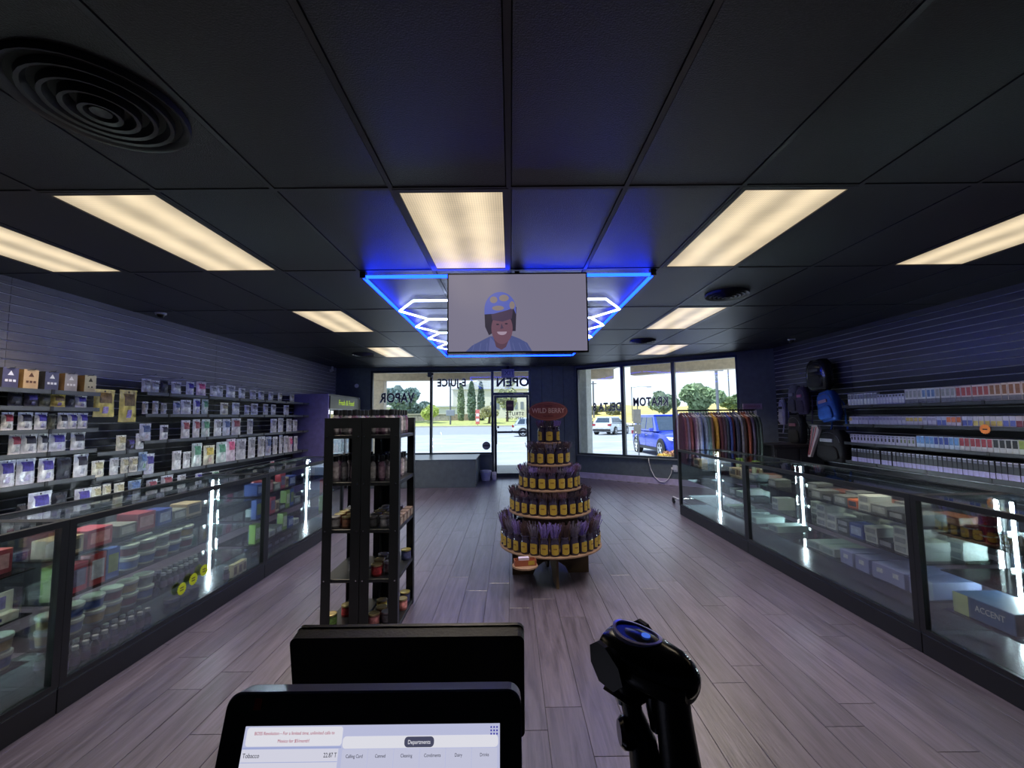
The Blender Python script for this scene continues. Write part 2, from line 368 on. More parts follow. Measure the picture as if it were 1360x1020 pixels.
hl = struct('hillside', hill.add(V, F), mat('dry_grass', (205, 184, 110), 0.95, var=.25, scale=.7, bump=.5, bscale=10), 'dry golden grass bank beyond the lot')
# canopy over the walk
can = struct('canopy', G().box(-9, 3.0, YB+.16, 12.55, 2.75, 2.95), mat('canopy_cream', (206, 192, 168), 0.8), 'cream canopy over the shop front')
part('fascia', G().box(-9, 3.0, 12.2, 12.5, 2.49, 3.3), mat('canopy_cream', (206, 192, 168)), can)
part('angled_roof', G().box(-0.3, 8, .16, 2.5, 2.76, 2.96, AM), mat('canopy_cream', (206, 192, 168)), can)
part('angled_fascia', G().box(0.55, 8, 2.2, 2.5, 2.50, 3.3, AM), mat('canopy_cream', (206, 192, 168)), can)
part('column', G().bbox(-4.0, -3.66, 12.18, 12.5, -0.2, 2.49, .01), mat('canopy_cream', (206, 192, 168)), can)
part('column', G().bbox(-0.42, -0.13, 0.9, 1.2, -0.1, 2.76, .01, AM), mat('painted_brick', (196, 200, 196), 0.8, bump=.3, bscale=30), can)
part('shop_roof', G().box(XL-.2, XR+1.0, -1.7, 9.0, H+.13, H+.33), mat('canopy_cream', (206, 192, 168)), can)

# ---------------------------------------------------------------- troffers
def lensmat():
    m = bpy.data.materials.new('prismatic_lens'); m.use_nodes = True; n = m.node_tree; L = n.links; b = n.nodes['Principled BSDF']
    b.inputs['Base Color'].default_value = (.35, .33, .28, 1); b.inputs['Roughness'].default_value = .25
    t = n.nodes.new('ShaderNodeTexCoord'); sp = n.nodes.new('ShaderNodeSeparateXYZ'); L.new(t.outputs['Object'], sp.inputs[0])
    wv = n.nodes.new('ShaderNodeMath'); wv.operation = 'MULTIPLY'; wv.inputs[1].default_value = 2*PI/0.26; L.new(sp.outputs[0], wv.inputs[0])
    cs = n.nodes.new('ShaderNodeMath'); cs.operation = 'COSINE'; L.new(wv.outputs[0], cs.inputs[0])       # two tubes behind the lens at +-0.13
    vo = n.nodes.new('ShaderNodeTexVoronoi'); vo.inputs['Scale'].default_value = 75; vo.inputs['Randomness'].default_value = 0.0; L.new(t.outputs['Object'], vo.inputs['Vector'])
    ns = n.nodes.new('ShaderNodeTexNoise'); ns.inputs['Scale'].default_value = 4; L.new(t.outputs['Object'], ns.inputs[0])
    a1 = n.nodes.new('ShaderNodeMath'); a1.operation = 'MULTIPLY_ADD'; a1.inputs[1].default_value = -0.12; a1.inputs[2].default_value = 0.60; L.new(cs.outputs[0], a1.inputs[0])
    a2 = n.nodes.new('ShaderNodeMath'); a2.operation = 'MULTIPLY_ADD'; a2.inputs[1].default_value = -14.0; L.new(vo.outputs['Distance'], a2.inputs[0]); L.new(a1.outputs[0], a2.inputs[2])
    a2.inputs[1].default_value = -0.55
    a3 = n.nodes.new('ShaderNodeMath'); a3.operation = 'MULTIPLY_ADD'; a3.inputs[1].default_value = 0.25; L.new(ns.outputs['Fac'], a3.inputs[0]); L.new(a2.outputs[0], a3.inputs[2])
    b.inputs['Emission Color'].default_value = (*lin((255, 232, 192)), 1)
    L.new(a3.outputs[0], b.inputs['Emission Strength']); return m
LENS = lensmat()
fr_g = G()
frm = G().box(-.302, .302, -.607, -.575, -.010, .03).box(-.302, .302, .575, .607, -.010, .03).box(-.302, -.272, -.575, .575, -.010, .03).box(.272, .302, -.575, .575, -.010, .03).mesh('frame', CG)
lens = G().bbox(-.272, .272, -.575, .575, -.004, .006, .002).mesh('lens', LENS)
LDATA = bpy.data.lights.new('fluorescent_tubes', 'AREA'); LDATA.shape = 'RECTANGLE'; LDATA.size = .52; LDATA.size_y = 1.12
LDATA.energy = 15; LDATA.color = (1, .88, .68); LDATA.spread = math.radians(118)
LN = {(-1, 0): 'directly in front of the television', (2, 0): 'near right of the blue neon frame', (-4, 0): 'near left, large above the left showcases', (-6, 0): 'cut by the left edge of the view', (5, 0): 'cut by the right edge of the view',
      (-4, 2): 'left of the blue neon frame', (3, 2): 'right of the neon frame beside a round vent', (-4, 4): 'farthest on the left, smallest', (4, 4): 'farthest on the right, by the windows'}
for (c, rr) in LX:
    t = thing('ceiling_light', 'warm fluorescent ceiling panel ' + LN[(c, rr)], 'ceiling light', 'fluorescent panels in the black ceiling', ((c+.5)*TX, gy0+(rr+.5)*TY, H))
    ob('frame', frm, t); ob('lens', lens, t)
    lo = bpy.data.objects.new('tube_light', LDATA); COL.objects.link(lo); lo.parent = t; lo.location = (0, 0, -.012)

# round vents
VM = mat('vent_black', (38, 39, 43), 0.4)
def vent(x, y, R, lab):
    t = thing('ceiling_vent', lab, 'vent', 'round diffusers in the ceiling', (x, y, H))
    part('backing', G().lathe([(R, 0), (R, .0), (R*.98, -.010), (0.01, -.010)][::-1], 32), mat('vent_inside', (8, 8, 9), .8), t)
    for k in range(5):
        q = R*(1-k*.19); part('ring', G().lathe([(q, -.008), (q*.985, -.030-.006*k), (q-.016, -.026-.006*k), (q-.03, -.010)], 32, cap=False), VM, t, True)
    part('hub', G().lathe([(0.01, -.05), (R*.12, -.045), (R*.14, -.012)], 16), VM, t, True)
vent(-1.52, 1.50, .27, 'large round black ceiling vent near the upper left'); vent(2.13, 4.06, .2, 'round black ceiling vent above the right showcases')
vent(2.1, 6.62, .2, 'small round ceiling vent near the right windows'); vent(-2.72, 7.75, .2, 'small round ceiling vent near the back left corner')
def dome(x, y, lab, s=1):
    t = thing('dome_camera', lab, 'camera', 'dome cameras on the ceiling', (x, y, H-.008))
    part('base', G().lathe([(.05*s, -.02), (.055*s, 0)], 16), WHITEP, t); part('dome', G().lathe([(.01*s, -.055), (.028*s, -.048), (.038*s, -.02)], 16), BLACKG, t, True)
dome(-3.85, 4.6, 'small dome camera at top of left slatwall'); dome(4.45, 6.6, 'small dome camera at top of right slatwall')

# ---------------------------------------------------------------- neon frame and hexagon tubes
NB = emis('blue_neon', (10, 42, 255), 10); NW = emis('white_led', (190, 206, 255), 6)
nf = thing('neon_frame', 'rectangular frame of glowing blue tubes under the black ceiling', 'neon light', None, (0, 5.6, 2.55))
x0, x1, y0, y1 = -1.19, 1.17, 3.37-5.6, 7.88-5.6
for a, c in (((x0, y0), (x1, y0)), ((x1, y0), (x1, y1)), ((x1, y1), (x0, y1)), ((x0, y1), (x0, y0))):
    part('tube', G().tube([(a[0], a[1], 0), (c[0], c[1], 0)], .014), NB, nf)
    d = Vector((c[0]-a[0], c[1]-a[1], 0)); nn = Vector((-d.y, d.x, 0)).normalized()*.02
for cx_, cy_ in ((x0, y0), (x1, y0), (x1, y1), (x0, y1)): part('corner_clip', G().box(cx_-.022, cx_+.022, cy_-.022, cy_+.022, -.012, .04), BLACKP, nf)
nh = thing('hexagon_light', 'white glowing hexagon grid of tubes inside the blue neon frame', 'led light', None, (0, 5.6, 2.54))
seen = set(); sx_, sy_ = .47, .393
for col, n0, yc in ((-1, 4, 4.44), (1, 4, 4.44), (0, 3, 4.83)):
    for k in range(n0):
        cx_, cy_ = col*.705, yc+k*.786-5.6
        P = [(cx_-sx_, cy_), (cx_-sx_/2, cy_-sy_), (cx_+sx_/2, cy_-sy_), (cx_+sx_, cy_), (cx_+sx_/2, cy_+sy_), (cx_-sx_/2, cy_+sy_)]
        for i in range(6):
            a, c = P[i], P[(i+1) % 6]; key = tuple(sorted([(round(a[0], 1), round(a[1], 1)), (round(c[0], 1), round(c[1], 1))]))
            if key in seen: continue
            seen.add(key); part('tube', G().tube([(a[0], a[1], 0), (c[0], c[1], 0)], .011, 6), NW, nh)

# ---------------------------------------------------------------- television
tv = thing('television', 'flat television hanging from the ceiling showing a helmeted man', 'television', None, (0.062, 3.30, 2.225))
TW, TH = .557, .322
part('casing', G().bbox(-TW, TW, 0.0, .045, -TH, TH, .006), BLACKP, tv)
part('bezel', G().box(-TW, TW, -.006, 0, -TH, -TH+.014).box(-TW, TW, -.006, 0, TH-.010, TH).box(-TW, -TW+.010, -.006, 0, -TH+.014, TH-.01).box(TW-.010, TW, -.006, 0, -TH+.014, TH-.01), BLACKG, tv)
def screenmat(name, rgb, s=0.5):
    return mat(name, (14, 14, 16), 0.22, var=.1, emit=rgb, estr=s)
scr = part('screen', G().box(-TW+.010, TW-.010, -.002, 0, -TH+.014, TH-.01), screenmat('screen_bg', (128, 124, 146)), tv)
def flat(name, pts, m, parent, d, M=None):
    pts = [((x+.125)*.86-.125, (z+.309)*.90-.309) for x, z in pts]; return part(name, G().prism(pts, -d-.0006, -d, M), m, parent)
def el(cx_, cz_, rx, rz_, a0=0, a1=360, n=28): return [(cx_+rx*math.cos(math.radians(a0+(a1-a0)*i/n)), cz_+rz_*math.sin(math.radians(a0+(a1-a0)*i/n))) for i in range(n+(0 if a1-a0 == 360 else 1))]
pcx = -.125
flat('picture_shirt', [(-.46, -.309), (-.40, -.255), (-.30, -.205), (-.235, -.175), (-.05, -.165), (.03, -.195), (.105, -.235), (.15, -.309)], screenmat('screen_shirt', (78, 88, 140)), scr, .003)
for k in range(9): flat('picture_stripe', [(-.40+k*.065, -.308), (-.395+k*.065, -.308), (-.375+k*.058, -.235), (-.38+k*.058, -.235)], screenmat('screen_stripe', (98, 106, 158)), scr, .0037)
flat('picture_collar', [(-.25, -.309), (-.235, -.18), (-.17, -.25), (-.12, -.275), (-.065, -.17), (-.04, -.309)], screenmat('screen_collar', (96, 102, 155)), scr, .0045)
flat('picture_neck', [(-.20, -.20), (-.06, -.20), (-.09, -.27), (-.13, -.295), (-.18, -.27)], screenmat('screen_neck', (92, 66, 84)), scr, .0052)
flat('picture_helmet_side', [(-.285, .03), (-.28, -.09), (-.245, -.165), (-.20, -.14), (-.04, -.13), (.0, -.13), (.01, .08), (-.02, .12)], screenmat('screen_dark', (48, 44, 62)), scr, .0058)
flat('picture_face', el(-.125, -.105, .098, .14), screenmat('screen_face', (112, 80, 98)), scr, .0064)
flat('picture_shadow', [(-.225, .05), (-.02, .07), (-.035, -.02), (-.12, -.045), (-.215, -.03)], screenmat('screen_brow', (76, 62, 88)), scr, .0070)
flat('picture_helmet', [(-.285, .02)] + el(-.14, .065, .145, .155, 180, 0) [::-1][::-1] + [(.005, .02), (-.02, .075), (-.08, .055), (-.2, .025)], screenmat('screen_helmet', (92, 104, 190)), scr, .0076)
for q in (el(-.20, .15, .035, .03), el(-.105, .165, .045, .03), el(-.16, .075, .055, .022), el(-.03, .10, .025, .035)): flat('picture_flame', q, screenmat('screen_flame', (140, 128, 128)), scr, .0084)
for q in (el(-.165, -.07, .014, .006), el(-.085, -.065, .014, .006)): flat('picture_eye', q, screenmat('screen_dark', (48, 44, 62)), scr, .0084)
flat('picture_nose', [(-.13, -.06), (-.11, -.105), (-.14, -.11)], screenmat('screen_brow', (76, 62, 88)), scr, .0084)
flat('picture_mouth', el(-.125, -.135, .045, .03, 180, 360, 12), screenmat('screen_teeth', (170, 150, 170)), scr, .0084)
part('ceiling_mount', G().box(-.06, .06, .04, .10, .20, .34).box(-.02, .02, .05, .09, .34, .358), BLACKM, tv)

# exit sign, wall devices
ex = thing('exit_sign', 'small exit sign hanging above the glass door', 'sign', None, (-0.06, YB-.12, 2.42))
part('casing', G().bbox(-.15, .15, -.02, .02, -.10, .10, .006), mat('exit_casing', (150, 150, 205), .5), ex); part('stem', G().box(-.03, .03, -.015, .015, .10, .165), BLACKM, ex)
me = textmesh('EXIT', .15, mat('exit_letters', (70, 60, 130), .5)); o = ob('lettering', me, ex, (0, -.0215, 0)); o.rotation_euler = (PI/2, 0, 0)
t = thing('security_camera', 'small camera fixed on the window frame above the middle mullion', 'camera', None, (-1.88, YB-.08, 2.47))
part('body', G().bbox(-.05, .05, -.06, .06, -.12, .0, .01), mat('camera_body', (66, 76, 92), .5), t); part('lens', G().lathe([(.022, 0), (.022, .03), (.01, .034)], 12, Matrix.Translation((.05, -.03, -.05)) @ Matrix.Rotation(PI/2, 4, 'Y')), BLACKG, t); part('bracket', G().box(-.09, -.05, -.01, .03, -.08, -.07), GREYM, t)
t = thing('wall_camera', 'white bullet camera in the far left corner near ceiling', 'camera', None, (-4.02, 9.5, 2.5))
part('body', G().tube([(0, 0, 0), (.02, -.12, -.03)], .03, 10), WHITEP, t); part('bracket', G().box(-.015, .015, -.02, .02, 0, .08), WHITEP, t)
t = thing('wall_alarm', 'small round white alarm on the dark wall by the cooler', 'alarm', None, (-3.62, YB-.001, 2.17))
part('body', G().lathe([(.05, 0), (.045, .02), (.01, .025)], 16, Matrix.Rotation(PI/2, 4, 'X')), WHITEP, t, True)

# ---------------------------------------------------------------- lettering on the glass (reads from outside)
LETM = mat('letter_navy', (44, 50, 84), .5); LETW = bpy.data.materials.new('letter_outline'); LETW.use_nodes = True; _n = LETW.node_tree
_n.nodes.remove(_n.nodes['Principled BSDF']); _t = _n.nodes.new('ShaderNodeBsdfTranslucent'); _t.inputs[0].default_value = (.9, .93, 1, 1); _d = _n.nodes.new('ShaderNodeBsdfDiffuse'); _d.inputs[0].default_value = (.8, .84, .9, 1)
_m = _n.nodes.new('ShaderNodeMixShader'); _m.inputs[0].default_value = .35; _n.links.new(_t.outputs[0], _m.inputs[1]); _n.links.new(_d.outputs[0], _m.inputs[2]); _n.links.new(_m.outputs[0], _n.nodes['Material Output'].inputs[0])
def glassword(s, lab, cx_, z, size, y=YB+.05, M=None, sx=1.0, m=None, outline=True):
    me = textmesh(s, size, m or LETM, .0006, size*.018, sx=sx, space=1.06); o = thing('window_lettering', lab, 'lettering', 'lettering on the shop windows', me=me)
    rot = Matrix.Rotation(PI, 4, 'Z') @ Matrix.Rotation(PI/2, 4, 'X')
    o.matrix_world = (M if M else Matrix.Identity(4)) @ Matrix.Translation((cx_, y, z)) @ rot
    if outline:
        m2 = textmesh(s, size, LETW, .0003, size*.045, sx=sx, space=1.06); k = ob('outline', m2, o, (0, 0, .0015))
    return o
glassword('VAPOR', 'word VAPOR in backward letters across the left window pane', -2.68, 1.87, .31, sx=.78)
glassword('E-JUICE', 'words E JUICE in backward letters high on second pane', -1.39, 2.22, .255, sx=.78)
glassword('OPEN', 'word OPEN in large backward letters above the glass door', 0.05, 2.22, .29, sx=1.0)
glassword('DELTA 8', 'words DELTA 8 in backward letters, leftmost right window', .78, 1.60, .25, y=.05, M=AM, sx=.68)
glassword('KRATOM', 'word KRATOM in backward letters, middle right window', 1.76, 1.69, .25, y=.05, M=AM, sx=.70)
glassword('STRUTZ', 'small backward word in dark letters on the door glass', 0.09, 1.475, .115, m=mat('letter_grey', (70, 72, 92), .5), outline=False)
glassword('VAPE, CBD', 'tiny backward words under the larger word on door glass', 0.09, 1.375, .085, m=mat('letter_grey', (70, 72, 92), .5), outline=False)
dp = thing('door_poster', 'small dark square notice taped to the door glass', 'poster', None, (-.02, YB+.05, 1.67)); part('sheet', G().box(-.09, .09, 0, .002, -.12, .12), mat('poster_maroon', (92, 62, 70), .6), dp); part('print_band', G().box(-.06, .06, -.001, 0, -.02, .03), mat('poster_print', (160, 120, 110), .6), dp)
rs = thing('window_sticker', 'round grey sticker low on the left window by the door', 'sticker', None, (-.58, YB+.05, .74)); part('disc', G().lathe([(.095, 0), (.095, .001)], 24, Matrix.Rotation(PI/2, 4, 'X')), mat('sticker_grey', (140, 144, 152), .6), rs); part('band', G().box(-.08, .08, -.0025, -.0012, -.02, .02), mat('sticker_dark', (80, 84, 96)), rs)

# window bench, planter
bn = thing('window_bench', 'long low black bench box under the left shop window', 'bench', None, (0, 0, 0))
part('front_board', G().bbox(-3.3, -.72, 8.62, 8.65, 0, .535, .003), WALLD, bn); part('end_board', G().bbox(-.75, -.72, 8.65, YB-.055, 0, .535, .003), WALLD, bn)
part('top_board', G().bbox(-3.3, -.715, 8.615, YB-.055, .535, .56, .004), mat('bench_top', (74, 88, 104), .3), bn)
part('corner_trim', G().box(-.722, -.712, 8.61, 8.625, 0, .56), GREYM, bn)
bk = thing('waste_bin', 'small white tub with crumpled liner beside the door', 'bin', None, (-.575, 9.55, 0))
part('tub', G().lathe([(.09, 0), (.12, .19), (.125, .19), (.095, .01)], 18, cap=True), mat('bin_lavender', (190, 188, 225), .5), bk, True); part('liner', G().lathe([(.10, .15), (.127, .185), (.135, .21), (.12, .225), (.10, .20), (.115, .18)], 11, cap=False), WHITEP, bk)
bk2 = thing('box', 'small white carton against the door frame', 'box', None, (-.385, 9.60, 0)); part('body', G().bbox(-.05, .05, -.05, .05, 0, .17), mat('bin_white', (205, 205, 225)), bk2); part('flap', G().box(-.05, .05, -.052, -.05, .12, .19), WHITEP, bk2)

# cooler
cl = thing('drinks_cooler', 'tall drinks cooler with lavender side panel at left wall', 'cooler', None, (0, 0, 0))
PUR = mat('lavender_panel', (142, 136, 196), .45)
part('side_panel', G().bbox(-4.095, -3.445, 8.0, 8.04, 0, 1.875), PUR, cl); part('far_panel', G().box(-4.095, -3.445, 9.62, 9.66, 0, 1.875), PUR, cl)
part('back_panel', G().box(-4.095, -4.06, 8.04, 9.62, 0, 1.875), BLACKM, cl); part('top_panel', G().box(-4.06, -3.445, 8.04, 9.62, 1.84, 1.875), BLACKM, cl); part('plinth', G().box(-4.06, -3.445, 8.04, 9.62, 0, .14), BLACKM, cl)
part('header_box', G().bbox(-3.60, -3.425, 8.04, 9.66, 1.60, 1.84), mat('header_dark', (30, 34, 34), .3), cl)
me = textmesh('Fresh & Food', .15, emis('header_green', (150, 180, 60), .8)); o = ob('header_lettering', me, cl, (-3.4235, 8.85, 1.72)); o.rotation_euler = (PI/2, 0, PI/2)
for i in range(4): part('shelf', G().box(-4.05, -3.5, 8.05, 9.61, .42+.28*i, .435+.28*i), WHITEP, cl)
part('lamp', G().box(-3.62, -3.60, 8.1, 9.6, 1.50, 1.58), emis('cooler_lamp', (235, 240, 255), 3), cl)
for ya, yb_ in ((8.04, 8.83), (8.84, 9.62)):
    d = part('door', G().box(-3.44, -3.425, ya, ya+.04, .14, 1.6).box(-3.44, -3.425, yb_-.04, yb_, .14, 1.6).box(-3.44, -3.425, ya+.04, yb_-.04, .14, .19).box(-3.44, -3.425, ya+.04, yb_-.04, 1.55, 1.6), GREYM, cl)
    part('pane', G().box(-3.437, -3.431, ya+.04, yb_-.04, .19, 1.55), glass('case_glass', (.93, .98, .97), .06), d); part('handle', G().tube([(-3.42, yb_-.06, .7), (-3.395, yb_-.06, .72), (-3.395, yb_-.06, 1.1), (-3.42, yb_-.06, 1.12)], .009), CHROME, d)
cm = {n: G().lathe([(.028, 0), (.032, .01), (.032, .13), (.014, .17), (.014, .19)], 10).mesh('drink', mat('drink_'+n, c, .3)) for n, c in (('orange', (214, 130, 60)), ('red', (180, 50, 50)), ('teal', (60, 140, 150)), ('white', (210, 215, 220)))}
k = 0
for i in range(4):
    for j in range(9):
        kk = ('orange', 'red', 'white', 'teal')[(i+j) % 4]; k += 1
        thing('drink_bottle', f'{kk} drink bottle in the cooler, {ordi(j+1)} from near side, {ordi(i+1)} shelf up', 'bottle', 'drinks in the cooler', (-3.60, 8.16+j*.165, .436+.28*i), me=cm[kk])

# ---------------------------------------------------------------- left wall shelves and pouches
SHM = mat('shelf_black', (48, 52, 58), .4)
shelf_names = {}
def wallshelf(x0, x1, ya, yb_, z, lab):
    t = thing('wall_shelf', lab, 'shelf', 'black shelves on the slatwalls', (0, 0, 0))
    part('board', G().box(min(x0, x1), max(x0, x1), ya, yb_, z-.012, z), SHM, t)
    xf = x1; d = .006 if x1 > x0 else -.006
    part('front_lip', G().box(min(xf, xf+d), max(xf, xf+d), ya, yb_, z-.03, z+.004), mat('ticket_strip', (74, 79, 85), .4) if x1 < 0 else SHM, t)
    yy = ya + .3
    while yy < yb_:
        part('ticket_clip', G().box(min(xf+d, xf+2*d), max(xf+d, xf+2*d), yy-.012, yy+.012, z-.034, z+.006), BLACKP, t); yy += .61
    return t
XW = XL+.019
LV = {'near': (2.6, 3.92, [1.66, 1.52, 1.335, 1.15, .91, .61]), 'far': (4.42, 7.98, [1.70, 1.47, 1.19, .84, .62]), 'mid': (3.93, 4.41, [1.11, .885, .645])}
for key, (ya, yb_, zs) in LV.items():
    for i, z in enumerate(zs):
        wallshelf(XW, -3.80, ya, yb_, z, f'{ordi(i+1)} black shelf from the top, {dict(near="nearest", far="long farther", mid="narrow middle")[key]} section of left wall')
def pouchmesh():
    nx, nz_ = 7, 9; F = []; fr, bk = [], []
    for j in range(nz_):
        for i in range(nx):
            u, v = i/(nx-1)*2-1, j/(nz_-1)
            th = .022*(1-u*u)**.6*(math.sin(PI*min(1, (1-v)*1.05))**.6 if v > .05 else .9)*(1.0 if v < .85 else .2)
            wob = .004*math.sin(9*u+7*v)+.003*math.sin(17*v+3*u)
            px, pz = u*.5*(1-.05*math.sin(PI*v)), v
            fr.append((px, -th-.001+wob*.6, pz)); bk.append((px, th+.001, pz))
    return fr, bk, nx, nz_
fr, bk_, nx, nzz = pouchmesh()
def grid_faces(o, j0, j1, i0, i1, flip=False):
    F = []
    for j in range(j0, j1):
        for i in range(i0, i1):
            f = (o+j*nx+i, o+j*nx+i+1, o+(j+1)*nx+i+1, o+(j+1)*nx+i); F.append(f[::-1] if flip else f)
    return F
N = nx*nzz
pf = grid_faces(0, 0, nzz-1, 0, nx-1)+grid_faces(N, 0, nzz-1, 0, nx-1, True)
for j in range(nzz-1): pf += [(j*nx, (j+1)*nx, N+(j+1)*nx, N+j*nx), (j*nx+nx-1, N+j*nx+nx-1, N+(j+1)*nx+nx-1, (j+1)*nx+nx-1)]
for i in range(nx-1): pf += [(i, N+i, N+i+1, i+1), ((nzz-1)*nx+i, (nzz-1)*nx+i+1, N+(nzz-1)*nx+i+1, N+(nzz-1)*nx+i)]
pv = fr+bk_
def filmmat(name, rgb, metal=.35):
    m = mat(name, rgb, .28, metal, var=.45, scale=3.2, bump=.9, bscale=5); return m
KIND = {  # body, upper panel, lower patch
 'white': ((222, 224, 236), (40, 40, 52), (170, 172, 186), 'white pouch with a black upper band'), 'whitepurple': ((220, 222, 238), (70, 62, 150), (165, 160, 200), 'white pouch with purple print'),
 'whitered': ((220, 222, 232), (130, 52, 66), (160, 165, 165), 'white pouch with dark red print'), 'purple': ((205, 208, 228), (62, 54, 140), (190, 185, 225), 'wide pouch with deep purple band'),
 'black': ((46, 48, 58), (28, 30, 38), (90, 92, 104), 'black pouch'), 'blackpurple': ((52, 52, 66), (66, 58, 130), (120, 118, 160), 'black pouch with violet print'), 'olive': ((90, 92, 78), (60, 62, 56), (110, 112, 98), 'olive grey pouch'),
 'gold': ((205, 186, 105), (120, 98, 60), (150, 130, 190), 'shiny gold foil pouch'), 'cream': ((228, 226, 206), (170, 164, 130), (188, 184, 176), 'cream coloured pouch'),
 'silver': ((222, 226, 232), (146, 148, 152), (214, 216, 220), 'clear silvery pouch'), 'blueprint': ((186, 190, 206), (74, 92, 138), (190, 180, 190), 'silvery pouch with blue print'),
 'green': ((190, 202, 196), (84, 142, 112), (206, 206, 204), 'silvery pouch with green print'), 'yellow': ((204, 200, 176), (196, 176, 84), (196, 170, 160), 'pouch with yellow label'), 'pink': ((212, 196, 204), (206, 96, 132), (216, 206, 210), 'silvery pouch with pink print'),
 'redsilver': ((200, 198, 202), (140, 72, 82), (214, 208, 210), 'silvery pouch with red print'), 'bluegreen': ((150, 170, 190), (88, 120, 170), (120, 160, 130), 'pouch with blue green print')}
PM = {}
for k_, (a, b_, c, d) in KIND.items():
    body = G().add(pv, pf).mesh('pouch', filmmat('film_'+k_, a, .55 if k_ == 'gold' else .25), True)
    up = G().add([(x*.92, y-.003, z) for x, y, z in fr], grid_faces(0, 4, 7, 1, nx-2) ).mesh('print_panel', mat('print_'+k_, b_, .4, var=.5, scale=9), True)
    lo_ = G().add([(x*.8, y-.003, z) for x, y, z in fr], grid_faces(0, 1, 3, 2, nx-3)).mesh('lower_label', mat('label_'+k_, c, .4, var=.4, scale=14), True)
    seam = G().box(-.5, .5, -.004, .004, .955, .985).mesh('seal_strip', filmmat('seal_'+k_, [min(255, int(v*1.08)) for v in a]), False)
    hm = G().lathe([(.035, 0), (.035, .001)], 10, Matrix.Translation((0, -.0045, .93)) @ Matrix.Rotation(PI/2, 4, 'X')).mesh('hang_hole', BLACKP)
    PM[k_] = (body, up, lo_, seam, hm, d)
